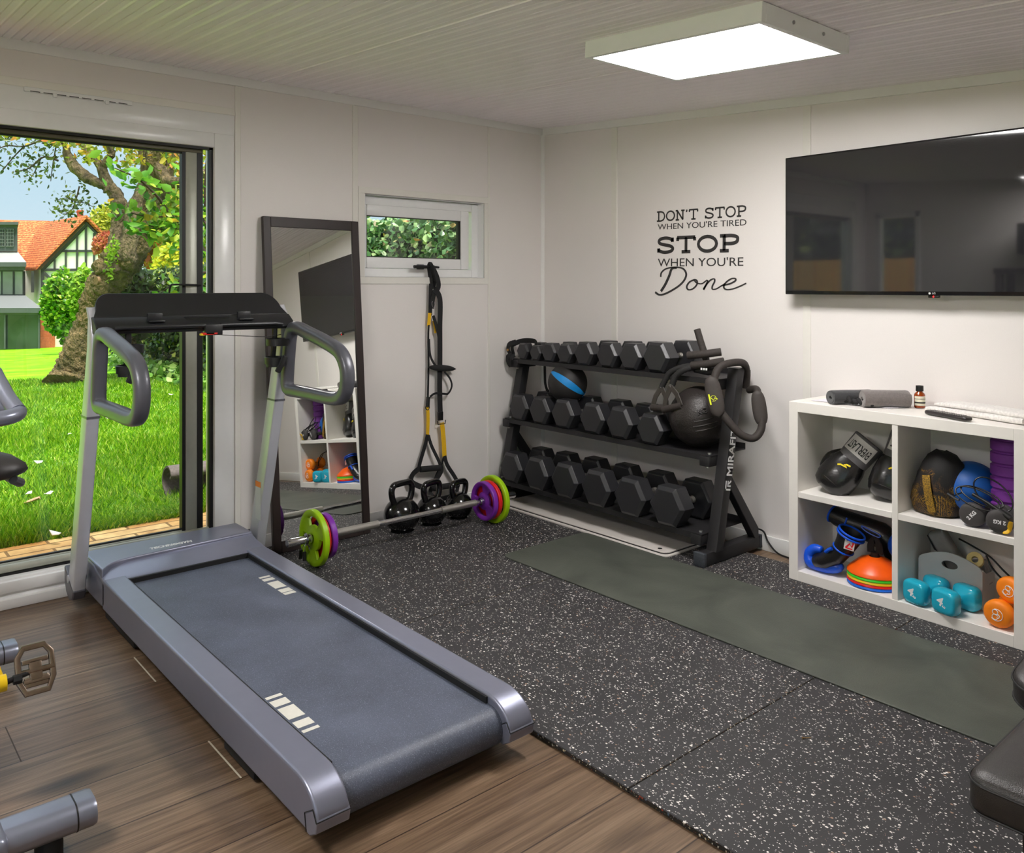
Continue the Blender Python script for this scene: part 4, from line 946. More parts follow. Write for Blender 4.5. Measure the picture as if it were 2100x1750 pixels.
for st, w0, w1 in (([(240, 838), (212, 842), (197, 880), (175, 925), (150, 962)], .010, .012),
               ([(148, 885), (152, 862), (178, 842), (225, 834), (272, 840), (293, 868), (285, 900), (258, 930), (215, 957), (172, 976), (140, 980), (116, 966)], .007, .010),
               ([(338, 902), (312, 914), (297, 938), (306, 955), (330, 951), (351, 930), (353, 908), (338, 901), (350, 918), (378, 924), (402, 908)], .008, .006),
               ([(402, 906), (410, 912), (398, 938), (388, 956), (402, 930), (425, 905), (444, 899), (446, 914), (435, 938), (436, 954), (455, 953), (480, 938), (500, 925)], .008, .006),
               ([(488, 934), (522, 927), (550, 912), (552, 899), (532, 899), (506, 918), (494, 943), (508, 957), (540, 954), (575, 940), (606, 924)], .008, .006)):
    P_ = spline([cpt(*q) for q in st], 6)
    n_ = len(P_)
    rs = []
    for i in range(n_):
        t_ = (P_[min(i+1, n_-1)]-P_[max(i-1, 0)]).normalized(); sd_v = Vector((-t_.y, t_.x, 0)); hw = (w0+(w1-w0)*i/n_)/2*(.95+.5*abs(t_.y))
        rs.append([P_[i]+sd_v*hw, P_[i]-sd_v*hw, P_[i]-sd_v*hw+Vector((0, 0, .0008)), P_[i]+sd_v*hw+Vector((0, 0, .0008))])
    b.rings(rs, M=M0)
b.done('text_line', ink, wl, ang=0)

# ================================================================== TELEVISION
tv = thing('television', 'large black wall-mounted television on the right-hand wall', 'television', (2.416, -.05, 1.247))
TX0, TX1, TZ0, TZ1 = 1.757, 3.075, 1.247, 1.881
tvb = mat('tv_gloss_black', (16, 16, 18), .18, var=.05, scale=40, coat=.3)
b = B(); b.box(TX0, TX1, -.090, -.052, TZ0, TZ1, bev=.004); b.box(TX0+.15, TX1-.15, -.055, -.03, TZ0+.08, TZ1-.12, bev=.008); b.done('casing', tvb, tv)
m, t, bs, N, L = nodes_of('tv_screen'); nz = N('ShaderNodeTexNoise'); nz.inputs['Scale'].default_value = 2; rr = ramp_node(t, [(0, (38, 38, 41)), (1, (42, 42, 45))]); L(nz.outputs[0], rr.inputs[0]); L(rr.outputs[0], bs.inputs['Base Color']); bs.inputs['Roughness'].default_value = .035; bs.inputs['Specular IOR Level'].default_value = 1.0
b = B(); b.box(TX0+.008, TX1-.008, -.0915, -.089, TZ0+.016, TZ1-.008); b.done('screen', m, tv, ang=0)
b = B(); b.box(2.3, 2.53, -.034, -.0015, 1.40, 1.72, bev=.003); b.done('wall_bracket', rack_m, tv)
b = B(); b.box(2.395, 2.440, -.082, -.068, TZ0-.010, TZ0+.002, bev=.003); s_ = b.done('sensor', tvb, tv)
b = B(); b.cyl((2.4175, -.0825, TZ0-.005), (2.4175, -.0835, TZ0-.005), .003, n=10); b.done('led', mat('red_led', (255, 40, 40), .4, emit=(255, 30, 30), es=2.0), s_)
b = B(); Mtv = Matrix(((1, 0, 0, 2.4225), (0, 0, -1, -.0912), (0, 1, 0, TZ0+.0085), (0, 0, 0, 1))); text_into(b, 'LG', Mtv, .0105, .0003, sx=1.1)
b.lathe([(.0001, 0), (.0045, 0), (.0045, .0004), (.0001, .0004)], 16, M=Mtv @ Matrix.Translation((-.0165, 0, 0))); b.done('logo', mat('pale_print', (215, 215, 215), .4), tv, ang=0)

# ---- seen only in the television: a dark side table with a black shaded lamp at the back wall
sdt = thing('console_table', 'tall dark console table by the back wall, seen reflected in the television', 'console table', (1.75, -4.25, 0))
b = B(); b.box(1.26, 2.25, -4.40, -4.08, 1.385, 1.435, bev=.004); b.done('table_top', wenge, sdt)
for x in (1.27, 2.19):
    for yv in (-4.39, -4.14):
        b = B(); b.box(x, x+.05, yv, yv+.05, 0, 1.385); b.done('leg', wenge, sdt)
lp_ = thing('table_lamp', 'black shaded table lamp with silver base, seen reflected in the television', 'lamp', (1.62, -4.22, 1.435))
b = B(); b.lathe([(.06, 1.4355), (.065, 1.440), (.02, 1.448), (.012, 1.46), (.02, 1.49), (.010, 1.51), (.010, 1.60)], 24, M=Matrix.Translation((1.60, -4.24, 0))); b.done('lamp_base', chrome, lp_)
b = B(); b.box(1.42, 1.78, -4.36, -4.12, 1.545, 1.80, bev=.006); b.done('lamp_shade', mat('black_shade', (20, 20, 22), .8), lp_)

# ================================================================== BENCH
leather = mat('black_leather', (46, 42, 41), .36, var=.06, scale=60, bump=.22, bscale=520)
bn = thing('weight_bench', 'black leather weight bench at the right edge', 'weight bench', (3.4, -1.75, 0.0155))
def cushion(x0, x1, y0, y1, z0, z1, r, name, M=None):
    rs = []
    w_, d_ = x1-x0, y1-y0; cx_, cy_ = (x0+x1)/2, (y0+y1)/2
    for z, ins in ((z0, .012), (z0+.006, .003), (z0+.012, 0), (z1-.016, 0), (z1-.008, .003), (z1-.002, .010), (z1+.002, .030), (z1+.004, .08)):
        rs.append([Vector((cx_+a, cy_+c, z)) for a, c in rrect(w_-2*ins, d_-2*ins, max(r-ins, .008), 7)])
    b = B(); b.rings(rs, M=M); o = b.done(name, leather, bn, ang=60)
    b = B()
    for z in (z0+.008, z1-.013):
        b.tube([Vector((cx_+a, cy_+c, z)) for a, c in rrect(w_+.001, d_+.001, r, 7)], .0022, 6, closed=True, M=M)
    b.done('seam', mat('seam_black', (24, 23, 24), .5), o)
    return o
cushion(3.262, 3.56, -2.025, -1.665, .372, .440, .04, 'seat_pad')
cushion(3.192, 3.54, -1.625, -.85, .400, .463, .07, 'back_pad', M=Matrix.Translation((0, -1.6, .405)) @ Matrix.Rotation(radians(9), 4, 'X') @ Matrix.Translation((0, 1.6, -.41)))
b = B(); b.box(3.33, 3.40, -1.95, -.9, .30, .37, bev=.004); b.box(3.335, 3.395, -1.9, -1.84, .03, .31); b.box(3.335, 3.395, -1.0, -.94, .03, .31); b.box(3.10+.12, 3.52, -1.90, -1.84, .0175, .06, bev=.004); b.box(3.22, 3.52, -1.0, -.94, .0175, .06, bev=.004); b.done('bench_frame', rack_m, bn)
# ================================================================== BOOKCASE
bk_m = mat('white_laminate', (238, 234, 228), .4, var=.012, scale=30)
BKROT = radians(-2.0)
bc = thing('bookcase', 'white four-cube bookcase full of gym gear below the television', 'bookcase', (0, 0, 0), local=True)
BW, BH, BD = .932, .770, .285
for nm, bx in (('side_panel', (0, .043, 0, BD, 0, BH)), ('side_panel', (BW-.043, BW, 0, BD, 0, BH)), ('top_panel', (.043, BW-.043, 0, BD, BH-.043, BH)), ('bottom_panel', (.043, BW-.043, 0, BD, 0, .043)),
               ('divider', (.4535, .4775, .002, BD-.006, .043, BH-.043)), ('shelf', (.043, .4535, .003, BD-.006, .358, .383)), ('shelf', (.4775, BW-.043, .003, BD-.006, .358, .383)), ('back_panel', (.043, BW-.043, BD-.006, BD, .043, BH-.043))):
    b = B(); b.box(*bx, bev=.0012, seg=1); b.done(nm, bk_m, bc)
bc.location = (1.903, -.303, .0155); bc.rotation_euler = (0, 0, BKROT)
FL, SH, TP = .0155+.0445, .0155+.3845, .0155+.7715          # floor of the lower cubes, shelf, top

# ---- boxing gloves
blk_l = mat('glossy_black_leather', (26, 25, 26), .24, var=.1, scale=40, bump=.15, bscale=120, coat=.2)
grey_c = mat('grey_cuff', (92, 90, 92), .55, var=.1, scale=80)
patch_w = mat('label_silver', (206, 203, 200), .5, var=.03, scale=60)
def boxing_glove(label, base, axis, face, thumb=1):
    g_ = thing('boxing_glove', label, 'boxing glove', (0, 0, 0), 'black boxing gloves', local=True)
    def ring(z, cx_, cy_, rx, ry, n=28): return [Vector((cx_+rx*abs(cos(a))**.8*(1 if cos(a) > 0 else -1), cy_+ry*abs(sin(a))**.85*(1 if sin(a) > 0 else -1), z)) for a in [2*pi*j/n for j in range(n)]]
    b = B(); b.rings([ring(*q) for q in ((.001, 0, .012, .030, .026), (.004, 0, .012, .052, .044), (.020, 0, .010, .072, .060), (.055, 0, .006, .081, .066), (.10, 0, .004, .081, .064), (.145, 0, 0, .074, .056), (.18, 0, 0, .060, .046), (.205, 0, 0, .054, .043))]); b.done('glove_body', blk_l, g_, ang=70)
    b = B(); pts = spline([(thumb*.052, .015, .175), (thumb*.078, .024, .125), (thumb*.074, .040, .075), (thumb*.055, .050, .045)], 5)
    b.tube(pts, lerp_list([.016, .024, .025, .012], len(pts)), 14); b.done('thumb', blk_l, g_, ang=70)
    b = B(); b.tube([Vector((.0805*cos(a), .006+.0655*sin(a), .050)) for a in [2*pi*j/28 for j in range(28)]], .0016, 6, closed=True); b.done('seam', black_gasket, g_)
    b = B(); o_ = [ring(*q) for q in ((.170, 0, 0, .063, .050), (.19, 0, 0, .064, .051), (.235, 0, 0, .066, .052), (.275, 0, 0, .068, .053), (.28, 0, 0, .065, .050), (.276, 0, 0, .060, .045), (.22, 0, 0, .050, .038))]
    b.rings(o_); cf = b.done('cuff', grey_c, g_, ang=60)
    def wrap(u, v, e=.0012):                          # u across, v along the cuff
        rx, ry = .0668+e, .0525+e; a = -pi/2+u/.064
        return Vector((rx*abs(cos(a))**.8*(1 if cos(a) > 0 else -1), ry*abs(sin(a))**.85*(1 if sin(a) > 0 else -1), v))
    b = B(); k = 16
    vs = [wrap(-.058+.116*i/k, z) for z in (.198, .270) for i in range(k+1)]; b.add(vs, [(i, i+1, k+2+i, k+1+i) for i in range(k)]); pt = b.done('label_patch', patch_w, cf, ang=60)
    bt = B(); text_into(bt, 'EVERLAST', Matrix.Identity(4), .036, 0, sx=.56, offs=.0005)
    bmesh.ops.subdivide_edges(bt.bm, edges=bt.bm.edges[:], cuts=1)
    for v in bt.bm.verts: v.co = wrap(-v.co.x, .232-v.co.y*1.5, .0022)
    bt.done('lettering', mat('black_print', (34, 33, 34), .5), pt, ang=0)
    b = B(); Q = [(.022, .150), (.006, .146), (-.002, .141), (.014, .137), (-.012, .131), (-.022, .122)]
    P_ = [Vector((u, -.0575-(.147-v)*.10, v)) for u, v in Q]
    b.sweep(P_, rrect(.007, .002, .0005, 1), up=(0, -1, 0)); b.done('yellow_mark', mat('yellow_print', (240, 214, 30), .5), g_)
    z = Vector(axis).normalized(); f = Vector(face); y = -(f-z*f.dot(z)).normalized(); x = y.cross(z)
    g_.rotation_euler = Matrix((x, y, z)).transposed().to_euler(); g_.location = base
    return g_
boxing_glove('black boxing glove, left of the pair in the upper left cube', (2.026, -.218, .408), (.125, .085, .185), (.45, -.75, .55), -1)
boxing_glove('black boxing glove leaning beside the cube divider, right of the pair', (2.256, -.172, .408), (.050, .065, .20), (.45, -.8, .45), 1)
# ---- blue-edged bag gloves
blue_l = mat('blue_leather', (16, 84, 214), .32, var=.08, scale=40, bump=.2, bscale=90)
blk2 = mat('black_vinyl_glove', (24, 23, 24), .3, var=.12, scale=50, bump=.2, bscale=140)
bg1 = thing('bag_glove', 'black and blue bag glove standing open-cuffed at the front of the lower left cube', 'bag glove', (2.05, -.23, FL), 'black and blue bag gloves')
def ell(c, ax_, up, rx, ry, n=24):
    A = Vector(ax_).normalized(); U = Vector(up); U = (U-A*U.dot(A)).normalized(); S = A.cross(U); c = Vector(c)
    return [c+S*(rx*cos(2*pi*j/n))+U*(ry*sin(2*pi*j/n)) for j in range(n)]
b = B(); b.rings([ell(c, a, (0, 1, 0), rx, ry) for c, a, rx, ry in (((1.985, -.235, .098), (1, 0, .3), .018, .025), ((2.0, -.235, .100), (1, 0, .4), .032, .042), ((2.04, -.237, .112), (1, 0, .6), .038, .047), ((2.085, -.240, .145), (.8, 0, 1), .040, .045), ((2.115, -.24, .178), (.5, 0, 1), .039, .042), ((2.135, -.24, .215), (.4, 0, 1), .045, .044), ((2.155, -.24, .258), (.4, 0, 1), .055, .048), ((2.156, -.24, .257), (.4, 0, 1), .049, .042), ((2.14, -.24, .22), (.4, 0, 1), .036, .032))]); b.done('glove_body', blk2, bg1, ang=60)
b = B()
for c, rx, ry in (((2.1555, -.24, .259), .054, .047), ((2.150, -.24, .246), .0555, .049)): b.tube(ell(c, (.4, 0, 1), (0, 1, 0), rx, ry), .0045, 8, closed=True)
b.tube(ell((2.118, -.24, .182), (.5, 0, 1), (0, 1, 0), .0415, .0445), .0035, 8, closed=True)
b.tube(spline([(2.09, -.283, .185), (2.075, -.285, .175), (2.062, -.284, .163)], 4), .0075, 8); b.done('piping', blue_l, bg1)
P_ = spline([(2.02, -.235, .152), (1.985, -.235, .148), (1.962, -.237, .120), (1.972, -.24, .093), (2.0, -.242, .0875), (2.05, -.243, .0885), (2.095, -.243, .098), (2.115, -.24, .112)], 6)
b = B(); b.tube(P_, [v*(1+.035*(i % 2)) for i, v in enumerate(lerp_list([.014, .021, .0235, .026, .0265, .0265, .022, .010], len(P_)))], 16); b.done('knuckle_pad', blue_l, bg1, ang=70)
b = B(); Mp_ = frame((2.166, -.2815, .218), (.93, .28, -.15), (.25, .1, .95)); b.box(-.020, .020, -.022, .020, 0, .001, M=Mp_); o = b.done('label_patch', patch_w, bg1, ang=0)
b = B(); b.sweep([(-.012, -.014, .0013), (.0, .004, .0013), (.010, -.008, .0013), (.014, .012, .0013)], rrect(.008, .001, .0002, 1), up=(0, 0, 1), M=Mp_); b.box(-.014, .014, -.018, -.013, .001, .0016, M=Mp_); b.done('red_mark', red_m, o, ang=0)
bg2 = thing('bag_glove', 'black and blue bag glove lying at the back of the lower left cube', 'bag glove', (2.16, -.1, FL), 'black and blue bag gloves')
b = B(); b.rings([ell(c, a, (0, 1, .2), rx, ry) for c, a, rx, ry in (((2.008, -.12, .285), (1, 0, -.25), .034, .042), ((2.035, -.12, .275), (1, 0, -.25), .040, .044), ((2.09, -.115, .262), (1, 0, -.2), .044, .046), ((2.15, -.11, .250), (1, 0, -.2), .048, .048), ((2.21, -.105, .235), (1, 0, -.35), .056, .05), ((2.265, -.10, .200), (.7, 0, -.8), .058, .05), ((2.288, -.10, .150), (.2, 0, -1), .050, .046), ((2.285, -.10, .105), (0, 0, -1), .040, .04), ((2.285, -.10, .085), (0, 0, -1), .018, .018))]); b.done('glove_body', blk2, bg2, ang=60)
b = B(); b.tube(ell((2.008, -.12, .285), (1, 0, -.25), (0, 1, .2), .035, .043), .0045, 8, closed=True); b.tube(spline([(2.075, -.165, .24), (2.085, -.162, .265), (2.09, -.155, .29)], 3), .004, 8)
b.tube(spline([(2.16, -.163, .272), (2.20, -.163, .262), (2.235, -.160, .250), (2.23, -.163, .240), (2.19, -.166, .250), (2.165, -.165, .262)], 4, True), .0028, 8, closed=True); b.done('piping', blue_l, bg2)
b = B(); b.ball((2.303, -.135, .215), .048, 24, 16, sc=(.9, .9, 1.1)); b.tube(spline([(2.325, -.14, .17), (2.325, -.14, .12), (2.29, -.14, .095), (2.25, -.135, .098)], 5), .022, 12); b.done('knuckle_pad', blue_l, bg2, ang=70)
# ---- marker cones
cn = thing('cone_holder', 'black upright holder through the stack of marker cones', 'cone holder', (2.236, -.205, FL))
b = B(); b.cyl((2.236, -.205, FL+.0005), (2.236, -.205, .19), .0175, n=20); b.sweep(spline([(2.2185, -.205, .185), (2.219, -.205, .215), (2.236, -.205, .238), (2.253, -.205, .215), (2.2535, -.205, .185)], 6), rrect(.030, .006, .002, 1), up=(0, 1, 0)); b.done('stem', mat('black_tab', (32, 24, 22), .35, var=.1), cn)
for k, (c, nm) in enumerate((((30, 108, 225), 'blue'), ((226, 28, 24), 'red'), ((242, 196, 20), 'yellow'), ((60, 206, 40), 'green'), ((250, 96, 14), 'orange'))):
    z = FL+.001+k*.0115
    b = B(); pr = [(.105, 0), (.108, .003), (.107, .009), (.098, .019), (.060, .052), (.024, .066), (.022, .066), (.022, .0625), (.058, .049), (.095, .016), (.103, .004)]
    b.lathe([(r_, z+q) for r_, q in pr], 48, M=Matrix.Translation((2.236, -.205, 0)), closed=True)
    o = b.done('marker_cone', mat('cone_'+nm, c, .34, var=.03, scale=30), ang=40)
    tag(o, '%s marker cone, %s of the stack in the lower left cube' % (nm, ('lowest', 'second from the bottom', 'middle', 'second from the top', 'topmost')[k]), 'marker cone', 'stacked marker cones')
# ---- upper right cube
m, t, bs, N, L = nodes_of('mesh_net')
g = N('ShaderNodeNewGeometry'); n1 = N('ShaderNodeTexNoise'); n1.inputs['Scale'].default_value = 13; n1.inputs['Detail'].default_value = 3; n1.inputs['Distortion'].default_value = 1.5; L(g.outputs['Position'], n1.inputs['Vector'])
sp_ = N('ShaderNodeSeparateXYZ'); L(g.outputs['Position'], sp_.inputs[0])
hz = math_node(t, 'ADD', n1.outputs[0], math_node(t, 'MULTIPLY', math_node(t, 'SUBTRACT', sp_.outputs[2], vb=.50), vb=-2.6))
rr = ramp_node(t, [(.40, (24, 22, 23)), (.48, (92, 62, 26)), (.56, (186, 142, 22)), (.68, (120, 86, 26)), (.8, (60, 44, 26))]); L(hz, rr.inputs[0])
vo = N('ShaderNodeTexVoronoi'); vo.inputs['Scale'].default_value = 300; vo.inputs['Randomness'].default_value = .35; L(g.outputs['Position'], vo.inputs['Vector'])
ds = math_node(t, 'LESS_THAN', vo.outputs['Distance'], vb=.42); mx = N('ShaderNodeMixRGB'); L(ds, mx.inputs[0]); mx.inputs[1].default_value = lin((20, 19, 20)); L(rr.outputs[0], mx.inputs[2]); L(mx.outputs[0], bs.inputs['Base Color']); bs.inputs['Roughness'].default_value = .7
mbg = thing('mesh_bag', 'black mesh drawstring bag with yellow straps inside, upper right cube', 'mesh bag', (2.49, -.19, SH))
random.seed(4); rs = []
NB = 40
for z, cx_, rx, ry in ((0, 2.484, .07, .06), (.006, 2.482, .088, .072), (.05, 2.478, .096, .080), (.10, 2.482, .090, .074), (.15, 2.492, .086, .068), (.20, 2.50, .072, .058), (.228, 2.498, .052, .040), (.244, 2.490, .022, .018)):
    rs.append([Vector((cx_+rx*(1+.05*sin(5*a+z*40)+.03*sin(9*a+z*70))*cos(a), -.195+ry*(1+.05*sin(4*a+z*50))*sin(a), SH+z+(.004*sin(3*a) if z > .01 else 0))) for a in [2*pi*j/NB for j in range(NB)]])
b = B(); b.rings(rs); b.done('bag_body', m, mbg, ang=50)
b = B(); b.sweep(spline([(2.465, -.266, .555), (2.472, -.276, .52), (2.482, -.281, .47), (2.492, -.278, .42)], 4), rrect(.030, .003, .001, 1), up=(0, -1, 0)); b.done('yellow_strap', mat('gold_webbing', (44, 36, 20), .7, scale=300, col2=(176, 134, 24)), mbg)
b = B(); b.tube(spline([(2.55, -.262, .48), (2.575, -.27, .50), (2.60, -.275, .515)], 4), .003, 6); b.tube(spline([(2.545, -.268, .50), (2.57, -.275, .49), (2.59, -.278, .485)], 4), .005, 6); b.done('drawstring', black_gasket, mbg)
b = B(); b.ball((2.580, -.140, SH+.1045), .104, 40, 28); tag(b.done('exercise_ball', mat('blue_ball', (18, 88, 170), .5, var=.04, scale=20), ang=80), 'smooth blue ball behind the mesh bag in the upper right cube', 'ball')
pur_f = mat('purple_foam', (122, 52, 150), .62, var=.06, scale=60, bump=.1, bscale=300)
b = B(); pr = [(.02, 0), (.062, 0)]
z = 0.0
while z < .318:
    pr += [(.0655, z+.003), (.0655, z+.036), (.059, z+.039), (.059, z+.044)]; z += .047
pr += [(.062, z), (.02, z)]
b.lathe([(r_, SH+q*.98) for r_, q in pr], 40, M=Matrix.Translation((2.722, -.155, 0)), closed=True)
tag(b.done('foam_roller', pur_f, ang=30), 'purple grooved foam roller standing in the upper right cube', 'foam roller')
gr_d = mat('grey_neoprene', (66, 63, 63), .68, var=.06, scale=90, bump=.15, bscale=500)
def round_db(name, label, c, yaw, r, m_, txt, grp, rolls, hw=.048, gap=.09, sq=None, tsize=.026, logo=False, tilt=0):
    d = thing(name, label, 'dumbbell', (0, 0, 0), grp, local=True)
    for s_ in (-1, 1):
        y0 = s_*(gap/2); 
        def sec(k, n=32):
            o_ = []
            for j in range(n):
                a = 2*pi*j/n
                if sq: o_.append((k*r*1.0*abs(cos(a))**sq*(1 if cos(a) > 0 else -1), k*r*.92*abs(sin(a))**sq*(1 if sin(a) > 0 else -1)))
                else: o_.append((k*r*cos(a), k*r*.95*sin(a)))
            return o_
        b = B(); b.rings([[Vector((u, y0+s_*q*hw, v)) for u, v in sec(k)] for q, k in (((-.25, .3), (0, .66), (.10, .88), (.24, .98), (.5, 1.0), (.78, .98), (.9, .93), (.97, .84), (1.0, .70), (1.01, .2)) if sq else ((-.25, .3), (0, .62), (.12, .86), (.3, .98), (.5, 1.0), (.72, .98), (.88, .90), (.97, .76), (1.0, .55), (1.01, .2)))]); b.done('head', m_, d, ang=70)
    b = B(); b.lathe([(.016, -gap/2), (.014, -gap/4), (.0155, 0), (.014, gap/4), (.016, gap/2)], 20, M=Matrix.Rotation(pi/2, 4, 'X')); b.done('handle', m_, d, ang=60)
    Mt_ = frame((0, -(gap/2+hw*1.012)-.0002, 0), (1, 0, 0), (0, 0, 1)) @ Matrix.Rotation(rolls, 4, 'Z')
    b = B()
    if logo:
        k = r*.42
        b.tube([(k*1.0*cos(a), k*.95*sin(a), 0) for a in [radians(-150+q*13) for q in range(20)]], .0011, 5, M=Mt_)
        b.tube([(-k*.1+k*.42*cos(a), k*.45+k*.4*sin(a), 0) for a in [radians(q*24) for q in range(15)]], .0016, 5, closed=True, M=Mt_)
        b.tube([(-k*.25+k*.45*cos(a), -k*.35+k*.45*sin(a), 0) for a in [radians(20+q*22) for q in range(14)]], .0016, 5, M=Mt_)
        b.tube([(k*.15+k*.3*cos(a), -k*.2+k*.3*sin(a), 0) for a in [radians(-120+q*22) for q in range(13)]], .0016, 5, M=Mt_)
    else:
        text_into(b, txt[0], Mt_ @ Matrix.Translation((0 if len(txt) == 1 else -.006, 0, 0)), tsize, .0003, sx=1.0 if len(txt) == 1 else 1.15, offs=.0008)
        if len(txt) > 1: text_into(b, txt[1], Mt_ @ Matrix.Translation((.014, -.010, 0)), .010, .0003, offs=.0004)
    b.done('printed_mark', mat('white_print', (235, 235, 235), .5), d, ang=0)
    d.location = c; d.rotation_euler = (tilt, 0, yaw); return d
round_db('neoprene_dumbbell', 'dark grey 2 kg round dumbbell beside the mesh bag, left of the pair', (2.636, -.232, SH+.0445), radians(6), .0465, gr_d, ['2 KG'], 'grey 2 kg dumbbells', radians(50), hw=.040, gap=.07, tsize=.018)
round_db('neoprene_dumbbell', 'dark grey 2 kg round dumbbell in front of the foam roller, right of the pair', (2.731, -.268, SH+.0445), radians(12), .0455, gr_d, ['2 KG'], 'grey 2 kg dumbbells', radians(176), hw=.036, gap=.045, tsize=.018)
jr = thing('skipping_rope', 'coiled black skipping rope with tube handle above the grey dumbbells', 'skipping rope', (2.68, -.25, .48))
b = B()
for k, (cx_, cz_, rx, rz_, yo, tl) in enumerate(((2.655, .505, .075, .028, -.285, -.25), (2.665, .510, .072, .022, -.27, -.28), (2.70, .525, .065, .045, -.262, -.45))):
    b.tube([Vector((cx_+rx*cos(a), yo+.02*sin(a), cz_+rz_*sin(a)+tl*rx*cos(a))) for a in [2*pi*j/30 for j in range(30)]], .0028, 8, closed=True)
b.done('cord', mat('glossy_cable', (22, 22, 23), .2), jr, ang=60)
b = B(); b.tube([(2.645, -.300, .522), (2.70, -.306, .500), (2.745, -.312, .478)], .0062, 12); b.tube([(2.738, -.311, .482), (2.775, -.314, .462)], .0105, 14); b.done('handle', black_gasket, jr)
b = B(); rs = []
for k in range(7):
    u = k/6; rs.append([Vector((2.770-.004+.018*u*(1 if q in (0, 3) else 1)+q1, -.322+.012*sin(4*u)+q2*.01, SH+.003+.055*u+.004*sin(9*u+q))) for q, (q1, q2) in enumerate(((-.02+.012*u, -1), (.006, -1), (.006, 1), (-.02+.012*u, 1)))])
b.rings(rs); tag(b.done('resistance_loop', mat('yellow_latex', (242, 190, 24), .5, var=.05), sub=1), 'folded yellow resistance loop at the right end of the upper right cube', 'resistance band')
# ---- lower right cube
teal_m = mat('teal_vinyl', (32, 174, 204), .2, var=.03, scale=30, coat=.3)
round_db('vinyl_dumbbell', 'teal 4 kg dumbbell touching the divider, left of the pair', (2.458, -.245, FL+.0455), radians(-17), .0495, teal_m, ['4', 'KG'], 'teal 4 kg dumbbells', radians(-18), hw=.052, gap=.052, sq=.5, tsize=.046)
round_db('vinyl_dumbbell', 'teal 4 kg dumbbell in front of the grey box, right of the pair', (2.574, -.258, FL+.0455), radians(-17), .0505, teal_m, ['4', 'KG'], 'teal 4 kg dumbbells', radians(-18), hw=.054, gap=.056, sq=.5, tsize=.047)
or_m = mat('orange_neoprene', (250, 136, 14), .55, var=.03, scale=60, bump=.08, bscale=600)
round_db('neoprene_dumbbell', 'orange round dumbbell, lower of the two at the right of the cube', (2.738, -.240, FL+.0495), radians(-5), .052, or_m, ['x'], 'orange dumbbells', radians(10), hw=.050, gap=.06, logo=True)
round_db('neoprene_dumbbell', 'orange round dumbbell resting on top of the lower orange one', (2.7735, -.215, FL+.135), radians(-12), .050, or_m, ['x'], 'orange dumbbells', radians(-15), hw=.046, gap=.06, logo=True)
ob_ = thing('desk_organiser', 'pale grey open box with an oval hand hole in the lower right cube', 'storage box', (2.515, -.13, FL))
grey_b = mat('pale_grey_board', (200, 200, 198), .6, var=.02, scale=30)
x0, x1, zf = 2.398, 2.634, FL+.001
Y0, Y1 = -.176, -.055
def archz(u): return zf+.148+.038*sin(pi*min(1, max(0, u)))**.9
n_ = 48
b = B()
hole = [(.118+.030*cos(2*pi*k/n_), .140+.016*sin(2*pi*k/n_)) for k in range(n_)]
outer = []
for k in range(n_):
    a = 2*pi*k/n_; dx, dz = cos(a), sin(a); t_ = 10
    cxh, czh = .118, .140
    for q in np.linspace(.01, .2, 400):
        px_, pz_ = cxh+dx*q, czh+dz*q
        if px_ < 0 or px_ > x1-x0 or pz_ < 0 or zf+pz_ > archz(px_/(x1-x0)): t_ = q; break
    outer.append((min(max(cxh+dx*t_, 0), x1-x0), max(czh+dz*t_, 0)))
for corner in ((0, 0), (x1-x0, 0)):
    k = min(range(n_), key=lambda i: (outer[i][0]-corner[0])**2+(outer[i][1]-corner[1])**2); outer[k] = corner
b.rings([[Vector((x0+u, yv, zf+v)) for u, v in lst] for lst, yv in ((hole, Y0), (outer, Y0), (outer, Y0+.006), (hole, Y0+.006))], closed=True); b.done('front_panel', grey_b, ob_, ang=30)
for xa in (x0, x1-.006):
    b = B(); b.rings([[Vector((xx, yv, z)) for yv, z in ((Y0+.006, zf), (Y1, zf), (Y1, zf+.120), (Y0+.045, zf+.125), (Y0+.006, zf+.148))] for xx in (xa, xa+.006)]); b.done('side_panel', grey_b, ob_)
b = B(); b.box(x0, x1, Y0+.006, Y1, zf, zf+.005); b.box(x0+.006, x1-.006, Y1-.006, Y1, zf+.005, zf+.12); b.done('base_and_back', grey_b, ob_)
b = B()
Mb = Matrix.Translation((2.515, -.115, FL+.13)) @ Matrix.Rotation(radians(-26), 4, 'Y') @ Matrix.Rotation(radians(12), 4, 'X'); b.box(-.034, .034, -.022, .022, -.105, .145, bev=.012, seg=3, M=Mb); tag(b.done('plastic_sleeve', mat('grey_plastic_wrap', (128, 126, 124), .22, var=.12, scale=25, bump=.6, bscale=40)), 'grey plastic-wrapped packet sticking up out of the pale box', 'packet')
b = B(); b.lathe([(.012, -.012), (.028, -.012), (.030, -.008), (.030, .008), (.028, .012), (.012, .012)], 28, M=Matrix.Translation((2.590, -.125, FL+.168)) @ Matrix.Rotation(radians(62), 4, 'X') @ Matrix.Rotation(.2, 4, 'Y'), closed=True); tag(b.done('tape_roll', mat('yellowed_tape', (226, 206, 130), .4, var=.08)), 'roll of yellowish tape in the top of the pale box', 'tape roll')
b = B(); b.box(-.03, .03, -.02, .02, -.045, .045, bev=.004, M=Matrix.Translation((2.595, -.090, FL+.115)) @ Matrix.Rotation(radians(-15), 4, 'Y')); tag(b.done('charger_box', mat('grey_printed_card', (150, 148, 146), .5, var=.25, scale=120)), 'grey printed packet behind the tape roll in the pale box', 'packet')
